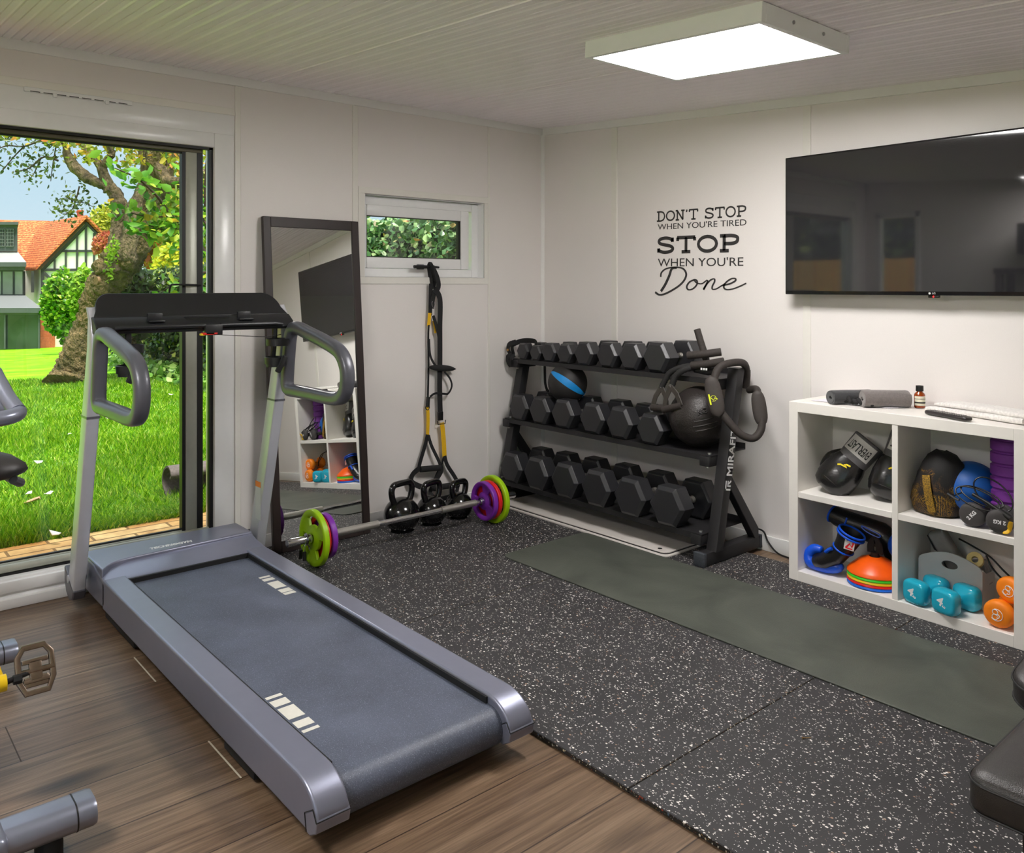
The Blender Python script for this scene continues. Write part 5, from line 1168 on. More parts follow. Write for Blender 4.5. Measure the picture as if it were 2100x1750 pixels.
b = B(); b.tube(spline([(2.53, -.12, FL+.235), (2.60, -.17, FL+.232), (2.67, -.20, FL+.215), (2.72, -.205, FL+.175), (2.765, -.19, FL+.135), (2.78, -.12, FL+.11)], 7), .0035, 8); b.tube(spline([(2.655, -.20, FL+.218), (2.68, -.21, FL+.18), (2.72, -.212, FL+.145), (2.772, -.19, FL+.112)], 6), .0035, 8); tag(b.done('cable', black_gasket), 'black cable looping out of the pale box', 'cable')
b = B(); b.tube(spline([(2.72, -.10, FL+.20), (2.75, -.12, FL+.235), (2.785, -.10, FL+.23), (2.782, -.07, FL+.18)], 6), .003, 8); b.tube(spline([(2.75, -.13, FL+.21), (2.735, -.13, FL+.16), (2.755, -.12, FL+.10)], 6), .003, 8); tag(b.done('cable', mat('grey_cable', (150, 148, 142), .4)), 'pale grey cable behind the black one in the lower right cube', 'cable')
b = B(); b.rings([[Vector((2.40+.09*u, -.10+.03*v, FL+.12+.11*w_)) for u, v, w_ in q] for q in (((0, 0, .85), (0, .3, .85), (.05, .1, .95)), ((.3, 0, .4), (.3, .6, .4), (.3, .2, .75)), ((1, 0, .2), (1, .5, .2), (1, .2, .55)))]); tag(b.done('black_pouch', mat('black_fabric', (26, 25, 26), .8)), 'crumpled black pouch at the left end of the pale box', 'pouch')

# ---- on top of the bookcase
terry = lambda nm, c: mat(nm, c, .9, var=.14, scale=120, bump=.6, bscale=600, sheen=.4)
def rolled(name, label, c, yaw, r, ln, m_, grp):
    d = thing(name, label, 'towel', (0, 0, 0), grp, local=True)
    pts = []
    T_ = 2*pi*3.1
    for k in range(90):
        a = T_*k/89; pts.append((.006+(r-.010)*(k/89), a))
    ring = lambda y_, dr: [Vector(((q+dr)*cos(a), y_, (q+dr)*sin(a)*.88)) for q, a in pts]
    b = B(); o_ = []
    for y_, k in ((-ln/2, 1), (-ln/2+.004, 1.02), (ln/2-.004, 1.02), (ln/2, 1)):
        o_.append([Vector(((q*k)*cos(a), y_, (q*k)*sin(a)*.88)) for q, a in pts]+[Vector(((q*k+.0085)*cos(a), y_, (q*k+.0085)*sin(a)*.88)) for q, a in pts[::-1]])
    b.rings(o_); b.done('spiral', m_, d, ang=50)
    b = B(); rr_ = [(r*.93, -ln/2-.001), (r*1.0, -ln/2+.001), (r*1.04, -ln/2+.010), (r*1.05, -ln*.1), (r*1.02, ln*.2), (r*1.04, ln/2-.012), (r*1.0, ln/2-.002), (r*.93, ln/2)]
    b.lathe(rr_, 30, M=Matrix.Rotation(-pi/2, 4, 'X'), closed=True)
    for v in b.bm.verts: v.co.z *= .88
    b.done('outer_wrap', m_, d, ang=60)
    d.location = c; d.rotation_euler = (0, 0, yaw); return d
rolled('rolled_towel', 'dark charcoal rolled towel at the left on the bookcase', (2.118, -.178, TP+.0285), radians(-30), .0315, .19, terry('charcoal_terry', (48, 48, 52)), 'rolled towels')
rolled('rolled_towel', 'grey rolled towel in front of the charcoal one on the bookcase', (2.262, -.172, TP+.0345), radians(-44), .038, .185, terry('grey_terry', (118, 110, 108)), 'rolled towels')
random.seed(9)
gl = thing('training_gloves', 'crumpled black training gloves lying before the rolled towels', 'gloves', (2.15, -.22, TP))
b = B()
for k in range(7):
    x = 2.085+k*.023; P_ = [(x-.012, -.205-.012*(k % 2), TP+.012), (x, -.222, TP+.016+.006*(k % 3)), (x+.02, -.238+.01*(k % 2), TP+.011)]
    b.tube(spline(P_, 4), [.006, .009, .011, .012, .011, .011, .010, .009, .006], 10)
b.done('fabric', mat('black_fabric', (26, 25, 26), .8), gl, ang=70)
pn = B(); pn.rings([[Vector((x, y_, z)) for x, y_ in ((1.965, -.225), (2.30, -.205), (2.335, -.095), (2.0, -.085))] for z in (TP+.0003, TP+.002)]); tag(pn.done('paper_sheet', mat('lilac_white_paper', (226, 222, 232), .6, var=.02), ang=0), 'white paper sheet under the rolled towels', 'paper')
sg = thing('cord_loop', 'small coiled black cord beside the brown bottle', 'cord', (2.30, -.09, TP))
b = B()
for k in range(3): b.tube([Vector((2.296+.026*cos(a)+.003*k, -.10+.022*sin(a), TP+.008+.005*k+.006*sin(a+k))) for a in [2*pi*j/24 for j in range(24)]], .0028, 8, closed=True)
b.tube(spline([(2.27, -.10, TP+.012), (2.262, -.105, TP+.026), (2.268, -.11, TP+.034)], 4), .0025, 8); b.tube(spline([(2.315, -.095, TP+.016), (2.325, -.10, TP+.03), (2.318, -.09, TP+.036)], 4), .0025, 8); b.done('cord', black_gasket, sg)
bt_ = thing('bottle', 'small amber glass bottle with a black cap on the bookcase', 'bottle', (2.364, -.085, TP))
Mo = Matrix.Translation((2.364, -.085, TP+.0004))
b = B(); b.lathe([(.001, 0), (.019, 0), (.021, .003), (.021, .052), (.019, .058), (.011, .065), (.011, .072)], 28, M=Mo); b.done('glass_body', mat('amber_glass', (150, 62, 14), .08, var=.05, coat=.4), bt_, ang=50)
b = B(); b.lathe([(.001, .068), (.0145, .068), (.0148, .071), (.0145, .090), (.001, .091)], 28, M=Mo); b.done('cap', black_gasket, bt_)
b = B()
for k in range(13): pass
A_ = [radians(-125+k*10) for k in range(15)]
b.add([Mo @ Vector((.0213*cos(a), .0213*sin(a), z)) for z in (.010, .048) for a in A_], [(i, i+1, 16+i, 15+i) for i in range(14)]); lb = b.done('paper_label', mat('cream_label', (226, 220, 196), .6), bt_, ang=60)
b = B()
for z0_, z1_ in ((.019, .025), (.036, .038)): b.add([Mo @ Vector((.0216*cos(a), .0216*sin(a), z)) for z in (z0_, z1_) for a in A_], [(i, i+1, 16+i, 15+i) for i in range(14)])
b.done('black_band', black_gasket, lb)
rm_ = thing('remote_control', 'black television remote control at the front of the bookcase top', 'remote control', (0, 0, 0), local=True)
rs = [[Vector((u, a, .0085+c)) for a, c in rrect(.040*k, .016*k2, .007, 4)] for u, k, k2 in ((-.098, .55, .6), (-.094, .85, .95), (-.08, 1, 1.05), (0, .96, .9), (.08, .96, .95), (.093, .85, .85), (.097, .6, .5))]
b = B(); b.rings(rs); b.done('casing', mat('remote_black', (48, 42, 42), .4, var=.05), rm_, ang=50)
b = B()
for i in range(14):
    for j in (-.011, 0, .011): b.box(-.075+i*.0108, -.0685+i*.0108, j-.0035, j+.0035, .0155, .0185, bev=.001, seg=1)
b.done('buttons', mat('grey_buttons', (120, 116, 114), .5, var=.3, scale=90), rm_)
rm_.location = (2.548, -.272, TP+.001); rm_.rotation_euler = (0, 0, radians(-22))
tw = terry('white_terry', (238, 234, 230))
for k, (ln_, dp_, cx_, cy_, z0_, z1_, lab) in enumerate(((.40, .118, 2.612, -.135, .0008, .021, 'lower white folded towel behind the remote control'), (.37, .105, 2.63, -.135, .0212, .040, 'upper white folded towel on the bookcase stack'))):
    rs = []
    for i in range(13):
        u = i/12; x = -ln_/2+ln_*u; hh = (z1_-z0_)*(1-.10*sin(6*u+k))*(.6 if i == 0 else 1)
        rs.append([Vector((x, a+.004*sin(5*u), hh/2+c)) for a, c in rrect(dp_-(.012 if i in (0, 12) else 0), hh, hh*.45, 4)])
    b = B(); b.rings(rs); o = b.done('folded_towel', tw, ang=60, origin=(0, 0, 0)); tag(o, lab, 'towel', 'white folded towels')
    o.location = (cx_, cy_, TP+z0_); o.rotation_euler = (0, 0, radians(-16))
# ================================================================== OUTDOORS
def gz(x):                                        # ground level: flat lawn by the room, falling away beyond the old tree
    return -.15 if x > -9.8 else -.15-.052*(-9.8-x)
m, t, bs, N, L = nodes_of('lawn')
g = N('ShaderNodeNewGeometry'); n1 = N('ShaderNodeTexNoise'); n1.inputs['Scale'].default_value = 1.3; n1.inputs['Detail'].default_value = 8; L(g.outputs['Position'], n1.inputs['Vector'])
rr = ramp_node(t, [(.3, (84, 150, 10)), (.5, (112, 178, 16)), (.7, (140, 196, 30))]); L(n1.outputs[0], rr.inputs[0]); L(rr.outputs[0], bs.inputs['Base Color']); bs.inputs['Roughness'].default_value = .9; bs.inputs['Specular IOR Level'].default_value = .1
xs = [-1.38, -4, -7, -9.8, -12, -16, -22, -30, -40, -55, -75]; ys = [-40, -12, -6, -2, 2, 6, 12, 25, 60]
b = B(); b.add([(x, y_, gz(x)) for x in xs for y_ in ys], [(i*9+j, i*9+j+1, (i+1)*9+j+1, (i+1)*9+j) for i in range(len(xs)-1) for j in range(8)])
for y0_, y1_ in ((-40, -4.9), (.5, 40)): b.add([(-1.38, y0_, -.15), (12, y0_, -.15), (12, y1_, -.15), (-1.38, y1_, -.15)], [(0, 1, 2, 3)])
lawn = b.done('lawn', m, ang=0, origin=(-5, 0, -.15)); tag(lawn, kind='structure')
m, t, bs, N, L = nodes_of('path_stone')
g = N('ShaderNodeNewGeometry'); mp = N('ShaderNodeMapping'); mp.inputs['Rotation'].default_value = (0, 0, pi/2); L(g.outputs['Position'], mp.inputs[0])
br = N('ShaderNodeTexBrick'); br.inputs['Scale'].default_value = 1; br.inputs['Brick Width'].default_value = .42; br.inputs['Row Height'].default_value = .11; br.inputs['Mortar Size'].default_value = .008
br.inputs['Color1'].default_value = lin((226, 164, 92)); br.inputs['Color2'].default_value = lin((240, 204, 146)); br.inputs['Mortar'].default_value = lin((150, 116, 74)); L(mp.outputs[0], br.inputs['Vector'])
n1 = N('ShaderNodeTexNoise'); n1.inputs['Scale'].default_value = 9; n1.inputs['Detail'].default_value = 6; L(g.outputs['Position'], n1.inputs['Vector']); rr = ramp_node(t, [(.3, (190, 170, 150)), (.65, (255, 255, 255))]); L(n1.outputs[0], rr.inputs[0])
mx = N('ShaderNodeMixRGB'); mx.blend_type = 'MULTIPLY'; mx.inputs[0].default_value = .8; L(br.outputs[0], mx.inputs[1]); L(rr.outputs[0], mx.inputs[2]); L(mx.outputs[0], bs.inputs['Base Color']); bs.inputs['Roughness'].default_value = .85
b = B(); b.box(-1.40, -.10, -8, .7, -.3, -.148); structure(b.done('path', m, ang=0))
b = B(); b.box(2.45, 8, -10, -4.56, -.3, -.12); structure(b.done('added_bounce_terrace', mat('bounce_paving', (224, 218, 208), .85, var=.06, scale=3, bump=.1), ang=0))  # unseen pale ground, added to bounce daylight through the added back window

GL_STOPS = [(0, (70, 128, 8)), (.35, (108, 166, 14)), (.7, (140, 188, 26)), (.95, (182, 208, 60)), (1, (206, 210, 120))]
def np_mesh(name, V, F, m, parent=None, origin=(0, 0, 0)):
    V = np.asarray(V, dtype=np.float32).reshape(-1, 3)-np.asarray(origin, dtype=np.float32); F = np.asarray(F, dtype=np.int32)
    me = bpy.data.meshes.new(name); k = F.shape[1]
    me.vertices.add(len(V)); me.vertices.foreach_set('co', V.ravel())
    me.loops.add(F.size); me.loops.foreach_set('vertex_index', F.ravel())
    me.polygons.add(len(F)); me.polygons.foreach_set('loop_start', np.arange(0, F.size, k, dtype=np.int32)); me.update(calc_edges=True)
    me.materials.append(m); o = bpy.data.objects.new(name, me); COL.objects.link(o)
    if parent is not None: o.parent = parent
    else: o.location = origin
    return o
rng = np.random.default_rng(5)
# grass blades: one uncountable lawn surface
n = 90000
u = rng.random(n); x = -1.39-8.6*u**1.5
ylo = -3.55+.150*(3.84-x)-.25; yhi = np.minimum(-3.55+.40*(3.84-x)+.15, .75)
y = ylo+(yhi-ylo)*rng.random(n)
hgt = (.045+.05*rng.random(n))*(1+.35*np.sin(x*3)*np.sin(y*4)); az = rng.random(n)*2*pi; wd = .0022+.0016*rng.random(n)+.0006*(-x-1.4)
lean = .015+.05*rng.random(n); la = rng.random(n)*2*pi
dx, dy = np.cos(az)*wd, np.sin(az)*wd; z0 = np.full(n, -.152)
A = np.stack([x-dx, y-dy, z0], 1); Bv = np.stack([x+dx, y+dy, z0], 1); Cv = np.stack([x+np.cos(la)*lean*.45+dx*.7, y+np.sin(la)*lean*.45+dy*.7, z0+hgt*.6], 1); D = np.stack([x+np.cos(la)*lean, y+np.sin(la)*lean, z0+hgt], 1); E_ = np.stack([x+np.cos(la)*lean*.45-dx*.7, y+np.sin(la)*lean*.45-dy*.7, z0+hgt*.6], 1)
V = np.stack([A, Bv, Cv, D, E_], 1).reshape(-1, 3); F = np.arange(n*5).reshape(-1, 5)
gb = np_mesh('grass_blades', V, F, leaf_mat('grass_blade', GL_STOPS, .5, .35), origin=(-4, -1.5, -.15)); tag(gb, 'bright green grass growing on the lawn outside the door', 'grass', kind='stuff')

def leaf_cloud(P, size, up=.3, jit=.35, aspect=.6, face=None):
    """4-point leaves, one island each"""
    k = len(P); P = np.asarray(P, dtype=float)
    nrm = rng.normal(size=(k, 3))
    if face is not None: nrm = nrm*.75+np.asarray(face)*1.0
    nrm[:, 2] += up; nrm /= np.linalg.norm(nrm, axis=1)[:, None]
    a = rng.normal(size=(k, 3)); a -= nrm*(a*nrm).sum(1)[:, None]; a /= np.linalg.norm(a, axis=1)[:, None]; c = np.cross(nrm, a)
    s_ = size*(1+jit*(rng.random(k)*2-1)); s_ = s_[:, None]
    V = np.stack([P-a*s_*.5, P-a*s_*.12+c*s_*aspect*.46-nrm*s_*.07, P+a*s_*.22+c*s_*aspect*.36-nrm*s_*.06, P+a*s_*.55, P+a*s_*.22-c*s_*aspect*.36-nrm*s_*.06, P-a*s_*.12-c*s_*aspect*.46-nrm*s_*.07], 1).reshape(-1, 3)
    i = np.arange(k)*6
    F = np.concatenate([np.stack([i, i+1, i+2, i+3], 1), np.stack([i, i+3, i+4, i+5], 1)], 0)
    return V, F
def blob_pts(c, r, k, shell=.55, lump=6):
    """points through a lumpy crown"""
    d = rng.normal(size=(k, 3)); d /= np.linalg.norm(d, axis=1)[:, None]
    q = shell+(1-shell)*rng.random(k)
    q *= 1+.16*np.sin(d[:, 0]*lump+1)*np.sin(d[:, 1]*lump+2)*np.cos(d[:, 2]*lump)
    return np.asarray(c)+d*q[:, None]*np.asarray(r)
bark = mat('bark', (60, 52, 38), .94, scale=12, stretch=(1, 1, .5), bump=1.0, bscale=34, bdist=.06, col2=(150, 130, 100))
moss_bark = mat('mossy_bark', (66, 66, 24), .96, scale=6, stretch=(1, 1, .6), bump=1.0, bscale=30, bdist=.09, col2=(146, 122, 86))
dkbark = mat('dark_twig', (70, 58, 44), .9, var=.2, scale=20)
def limb(b, pts, k=5, n=14, wob=.10):
    """pts: (px, py, depth, radius)"""
    P = spline([at(a, c, d) for a, c, d, r in pts], k); R = lerp_list([q[3] for q in pts], len(P)); rs = []
    for i, p in enumerate(P):
        t_ = (P[min(i+1, len(P)-1)]-P[max(i-1, 0)]).normalized(); s_ = t_.cross(Vector((.3, .2, .93))).normalized(); v_ = t_.cross(s_)
        rs.append([p+(s_*cos(2*pi*j/n)+v_*sin(2*pi*j/n))*R[i]*(1+wob*sin(3*j+i*.9)*sin(i*.7+j)+wob*.8*sin(i*1.9+j*.5)) for j in range(n)])
    b.rings(rs); return P
from mathutils import noise as mnoise
def gnarl(b, amp, sc):
    b.bm.normal_update()
    for v in b.bm.verts:
        q = v.co*sc; v.co += v.normal*(mnoise.noise(q)*amp+mnoise.noise(q*2.7)*amp*.55+mnoise.noise(Vector((q.x*6, q.y*6, q.z*2.2)))*amp*.3)
# ---- the old leaning tree
ot = thing('old_tree', 'old leaning mossy tree with a thick forked trunk on the lawn outside', 'tree', tuple(at(145, 786, 12)))
b = B()
limb(b, [(140, 796, 11.9, .34), (148, 775, 12, .28), (163, 730, 12, .24), (186, 665, 12, .21), (207, 605, 12, .23), (235, 560, 12, .24), (268, 525, 12, .20), (292, 480, 12, .16), (314, 430, 12, .14), (326, 370, 12, .15), (324, 310, 12, .14), (316, 250, 12, .14), (310, 150, 12, .1)], 14, 48, .05); gnarl(b, .045, 4)
b.done('trunk', moss_bark, ot, ang=80)
b = B(); limb(b, [(238, 560, 11.9, .20), (246, 510, 11.95, .165), (248, 460, 12, .14), (243, 415, 12, .11), (228, 388, 12, .085), (203, 375, 12, .075), (175, 362, 12, .068), (150, 340, 12, .062), (138, 315, 12, .055), (130, 285, 12, .048), (118, 255, 12, .038), (100, 200, 12, .03)], 10, 30, .05); gnarl(b, .03, 4)
b.done('limb', bark, ot, ang=80)
b = B(); limb(b, [(258, 535, 11.85, .15), (270, 470, 11.85, .125), (276, 430, 11.9, .11), (292, 395, 12, .1), (300, 350, 12.1, .08), (290, 300, 12.2, .06)], 5, 16); b.done('limb', bark, ot, ang=80)
b = B(); limb(b, [(226, 392, 12, .09), (210, 350, 12, .07), (196, 325, 12, .06), (170, 300, 12, .045), (160, 262, 12, .035)], 4, 12); limb(b, [(318, 330, 12, .1), (345, 372, 11.8, .09), (385, 370, 11.6, .07), (430, 350, 11.4, .05)], 4, 12); limb(b, [(205, 345, 12, .06), (228, 320, 12, .06), (215, 280, 12, .045), (205, 240, 12, .04)], 4, 12); limb(b, [(312, 425, 12, .12), (335, 400, 12, .10), (350, 340, 12, .06), (352, 270, 12, .05)], 4, 12)
b.done('limb', bark, ot, ang=80)
b = B()
for c_, r_b in (((212, 550, 11.86), .15), ((228, 528, 11.84), .12), ((204, 575, 11.84), .10), ((256, 540, 11.84), .12), ((240, 520, 11.84), .10), ((218, 522, 11.84), .08)): b.ball(at(*c_), r_b, 30, 22)
gnarl(b, .06, 5)
b.done('burl', moss_bark, ot, ang=80)
b = B(); kc = at(202, 576, 11.66); b.cyl(kc, kc-AX*.03+RT*-.02, .062, .056, 14); b.done('cut_knot', mat('cut_wood', (128, 98, 66), .8, var=.25, scale=40), ot)
TW = [[(128, 290, 12, .022), (95, 285, 11.9, .016), (50, 300, 11.8, .012), (10, 300, 11.7, .009), (-30, 320, 11.6, .006)], [(120, 330, 12, .018), (90, 322, 11.9, .014), (60, 345, 11.9, .01), (30, 352, 11.8, .007)],
      [(100, 284, 12, .016), (60, 275, 11.9, .012), (20, 272, 11.8, .01), (-40, 268, 11.7, .008)], [(163, 382, 12, .012), (155, 412, 12, .009), (146, 432, 12, .007), (130, 438, 12, .005)], [(154, 415, 12, .008), (172, 416, 12, .006), (190, 424, 12, .005)], [(150, 412, 12, .008), (135, 406, 12, .006), (112, 412, 12, .005)],
      [(146, 430, 12, .007), (133, 440, 12, .005), (118, 433, 12, .004)], [(50, 300, 11.8, .012), (30, 320, 11.8, .009), (5, 350, 11.7, .007)], [(115, 300, 12, .012), (108, 340, 12, .008), (104, 372, 12, .005)], [(85, 322, 12, .01), (70, 355, 12, .007), (57, 372, 12, .005)], [(62, 268, 11.9, .01), (40, 262, 11.8, .008), (10, 290, 11.8, .006)]]
b = B(); tw_pts = []
for q in TW: tw_pts.append(limb(b, q, 5, 6, 0))
b.done('twigs', dkbark, ot, ang=80)
P = []
for pts in tw_pts:
    for p in pts:
        for _ in range(4): P.append(np.array(p)+rng.normal(size=3)*np.array([.08, .08, .08]))
V, F = leaf_cloud(P, .064, up=.1); np_mesh('foliage', V, F, leaf_mat('dark_leaf', [(0, (56, 74, 42)), (.5, (86, 106, 56)), (.85, (124, 138, 66)), (1, (176, 170, 84))]), ot, origin=ot.location)
P = []
for (cx_, cy_, rx, ry, k) in ((150, 285, 60, 18, 300), (185, 320, 30, 16, 110), (235, 280, 60, 22, 340), (110, 275, 35, 16, 150), (285, 290, 40, 24, 200), (350, 300, 40, 40, 300), (400, 320, 45, 60, 500), (268, 330, 26, 20, 120), (25, 268, 40, 14, 110)):
    for _ in range(k): P.append(np.array(at(cx_+rng.normal()*rx*.5, cy_+rng.normal()*ry*.5, 12+rng.normal()*.5)))
V, F = leaf_cloud(P, .085, up=.3); np_mesh('foliage', V, F, leaf_mat('autumn_leaf', [(0, (92, 110, 30)), (.4, (134, 150, 38)), (.75, (178, 180, 50)), (.92, (206, 160, 50)), (1, (214, 120, 44))], .5, .4), ot, origin=ot.location)
P = []
for (cx_, cy_, rx, ry, k) in ((228, 525, 12, 20, 70), (236, 500, 8, 16, 40), (225, 560, 10, 14, 30), (260, 690, 4, 4, 6)):
    for _ in range(k): P.append(np.array(at(cx_+rng.normal()*rx*.5, cy_+rng.normal()*ry*.5, 11.6+rng.normal()*.06)))
V, F = leaf_cloud(P, .055, up=.4); np_mesh('epicormic_leaves', V, F, leaf_mat('fresh_leaf', [(0, (110, 160, 30)), (1, (170, 200, 50))], .45, .4), ot, origin=ot.location)
# ---- nearer branch with broad green leaves
nb = thing('young_tree', 'nearer tree whose broad green and yellow leaves cross in front of the old tree', 'tree', (-2.35, -1.0, -.15))
b = B(); b.tube(spline([(-2.35, -1.0, -.2), (-2.32, -1.02, .6), (-2.3, -1.05, 1.4), tuple(at(450, 560, 6)), tuple(at(430, 470, 6)), tuple(at(425, 300, 6.1)), (-2.6, -1.3, 3.2)], 5), lerp_list([.05, .045, .04, .022, .018, .015, .01], 31), 10); b.done('trunk', bark, nb, ang=80)
b = B(); bp_ = []
for q in ([(450, 560, 6, .018), (400, 490, 6, .014), (350, 440, 5.9, .011), (320, 400, 5.8, .009), (280, 365, 5.7, .007), (235, 345, 5.6, .004)], [(352, 442, 5.9, .008), (320, 445, 5.85, .006), (280, 440, 5.8, .004), (255, 430, 5.75, .003)], [(400, 490, 6, .009), (370, 470, 5.9, .007), (330, 470, 5.85, .005), (305, 462, 5.8, .003)], [(430, 470, 6, .01), (400, 420, 6, .008), (385, 350, 6, .006), (345, 290, 6, .004)], [(450, 560, 6, .012), (410, 560, 6, .008), (370, 575, 6, .006), (330, 600, 6, .003)], [(440, 600, 6.1, .012), (425, 500, 6.1, .01), (420, 400, 6.1, .008), (425, 300, 6.1, .005)], [(430, 520, 6.1, .008), (395, 525, 6.1, .006), (365, 510, 6.1, .004)]): bp_.append(limb(b, q, 6, 8, 0))
b.done('branches', dkbark, nb, ang=80)
P = []
for qi, pts in enumerate(bp_):
    for p in pts:
        for _ in range(4 if qi < 3 else 2): P.append(np.array(p)+rng.normal(size=3)*np.array([.05, .05, .05])+np.array([0, 0, -.02]))
V, F = leaf_cloud(P, .076, up=.6, aspect=.66); np_mesh('leaves', V, F, leaf_mat('broad_leaf', [(0, (62, 118, 36)), (.4, (92, 156, 40)), (.75, (142, 190, 56)), (.92, (212, 220, 76)), (.985, (226, 176, 60)), (1, (220, 150, 70))], .4, .45), nb, origin=nb.location)
# ---- ivy hedge along the side of the garden
hd = thing('ivy_hedge', 'long clipped ivy hedge running down the right side of the garden', 'hedge', (-6, 1.3, -.15))
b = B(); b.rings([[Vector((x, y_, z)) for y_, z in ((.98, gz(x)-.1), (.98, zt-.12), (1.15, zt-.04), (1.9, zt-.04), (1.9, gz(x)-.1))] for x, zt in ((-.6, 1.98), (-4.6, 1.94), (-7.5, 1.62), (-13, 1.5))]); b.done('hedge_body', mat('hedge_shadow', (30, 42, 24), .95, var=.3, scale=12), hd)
def hedge_pts(x0, x1, k):
    x = x0+(x1-x0)*rng.random(k); zt = np.interp(-x, [.6, 4.6, 7.5, 13], [1.98, 1.94, 1.62, 1.5]); v = rng.random(k)
    z = -.15+(zt+.15)*v; y_ = .93+.07*rng.normal(size=k)+.06*np.sin(x*5+z*4)*np.cos(z*6)
    tp = rng.random(k) < .13; y_ = np.where(tp, .95+rng.random(k)*.7, y_); z = np.where(tp, zt+.03*rng.normal(size=k), z)
    return np.stack([x, y_, z], 1)
IVY = [(0, (36, 70, 36)), (.3, (66, 112, 58)), (.6, (112, 156, 92)), (.82, (164, 196, 136)), (.95, (200, 216, 150)), (.985, (206, 140, 80)), (1, (230, 220, 200))]
V, F = leaf_cloud(hedge_pts(-.6, -4.8, 15000), .062, up=.35, aspect=.85, face=(.1, -.8, .2)); np_mesh('ivy_leaves', V, F, leaf_mat('ivy_leaf', IVY, .28, .2), hd, origin=hd.location)
V, F = leaf_cloud(hedge_pts(-4.8, -13, 12000), .075, up=.35, aspect=.8, face=(.1, -.8, .2)); np_mesh('ivy_leaves', V, F, leaf_mat('far_ivy_leaf', [(0, (32, 56, 26)), (.5, (66, 100, 44)), (.85, (126, 152, 64)), (1, (196, 196, 84))], .4, .2), hd, origin=hd.location)
gi = thing('ground_ivy', 'low leafy plants along the foot of the hedge', 'ground plants', (-9, .6, -.15))
k = 900; x = -7-5*rng.random(k); P = np.stack([x, .62+.16*rng.normal(size=k), -.15+.03+.22*rng.random(k)], 1); V, F = leaf_cloud(P, .10, up=.8, aspect=.8); np_mesh('leaves', V, F, leaf_mat('fresh_green_leaf', [(0, (60, 110, 30)), (.6, (110, 160, 60)), (1, (180, 206, 120))], .4, .3), gi, origin=gi.location)
P = np.array([at(198+rng.normal()*7, 783+rng.normal()*4, 11.6) for _ in range(60)]); V, F = leaf_cloud(P, .09, up=.8, aspect=.8); np_mesh('leaves', V, F, MATS['fresh_green_leaf'], gi, origin=gi.location)
# ---- shrubs and trees beyond
def far_tree(name, label, cat, px, py, dep, r, k, size, mm, group=None, base=None):
    c = np.array(at(px, py, dep)); base = gz(c[0]) if base is None else base
    o = thing(name, label, cat, (c[0], c[1], base), group)
    b = B(); b.tube([(c[0], c[1], base-.1), (c[0]+.05, c[1], (base+c[2])/2), (c[0], c[1], c[2]+.3*r[2])], [.09*r[0]+.03, .07*r[0]+.02, .02], 8); b.done('trunk', bark, o)
    V, F = leaf_cloud(blob_pts(c, r, k), size, up=.4, aspect=.75); np_mesh('foliage', V, F, mm, o, origin=o.location)
    return o
YG = leaf_mat('yellow_green_leaf', [(0, (120, 140, 30)), (.5, (172, 182, 50)), (1, (214, 206, 80))], .5, .4)
AU = leaf_mat('orange_leaf', [(0, (110, 120, 40)), (.4, (176, 140, 50)), (.7, (214, 130, 60)), (1, (190, 90, 50))], .5, .4)
RD = leaf_mat('red_leaf', [(0, (170, 90, 70)), (.5, (206, 110, 90)), (1, (190, 150, 80))], .5, .4)
LAU = leaf_mat('laurel_leaf', [(0, (50, 104, 20)), (.35, (88, 146, 28)), (.7, (136, 184, 46)), (1, (196, 212, 84))], .32, .35)
CON = leaf_mat('conifer_leaf', [(0, (90, 140, 20)), (1, (170, 200, 60))], .6, .3)
far_tree('laurel_shrub', 'bright green laurel shrub in front of the half-timbered house', 'shrub', 133, 625, 30, (.72, .8, 1.25), 6500, .16, LAU)
far_tree('conifer_shrub', 'upright yellow-green conifer between the laurel and the old tree', 'shrub', 172, 615, 29, (.42, .5, 1.15), 2200, .16, CON)
far_tree('garden_tree', 'yellow-green tree rising behind the half-timbered house gable', 'tree', 235, 478, 62, (2.0, 2.0, 2.3), 3600, .28, YG)
far_tree('garden_tree', 'small pinkish-red tree right of the house gable', 'tree', 222, 505, 44, (.75, .8, .8), 1500, .17, RD)
far_tree('garden_tree', 'orange autumn tree seen beyond the hedge', 'tree', 330, 490, 26, (1.1, 1.1, 1.0), 1500, .24, AU)
far_tree('garden_tree', 'green and gold tree at the right edge of the door glass', 'tree', 408, 470, 22.5, (1.3, 1.1, 1.9), 2600, .2, leaf_mat('green_gold_leaf', [(0, (70, 110, 30)), (.5, (120, 150, 40)), (.85, (190, 186, 60)), (1, (214, 140, 60))], .5, .4))
far_tree('golden_shrub', 'golden-topped shrub growing over the hedge', 'shrub', 365, 545, 17.5, (.80, .5, .50), 1700, .12, leaf_mat('golden_leaf', [(0, (110, 150, 30)), (.5, (190, 196, 40)), (1, (236, 214, 60))], .5, .4))
far_tree('dark_shrub', 'dark green shrub beside the old tree at the start of the hedge', 'shrub', 272, 622, 13.0, (.40, .36, .68), 1700, .13, leaf_mat('dark_shrub_leaf', [(0, (28, 50, 22)), (.6, (58, 90, 36)), (1, (130, 156, 70))], .35, .25))
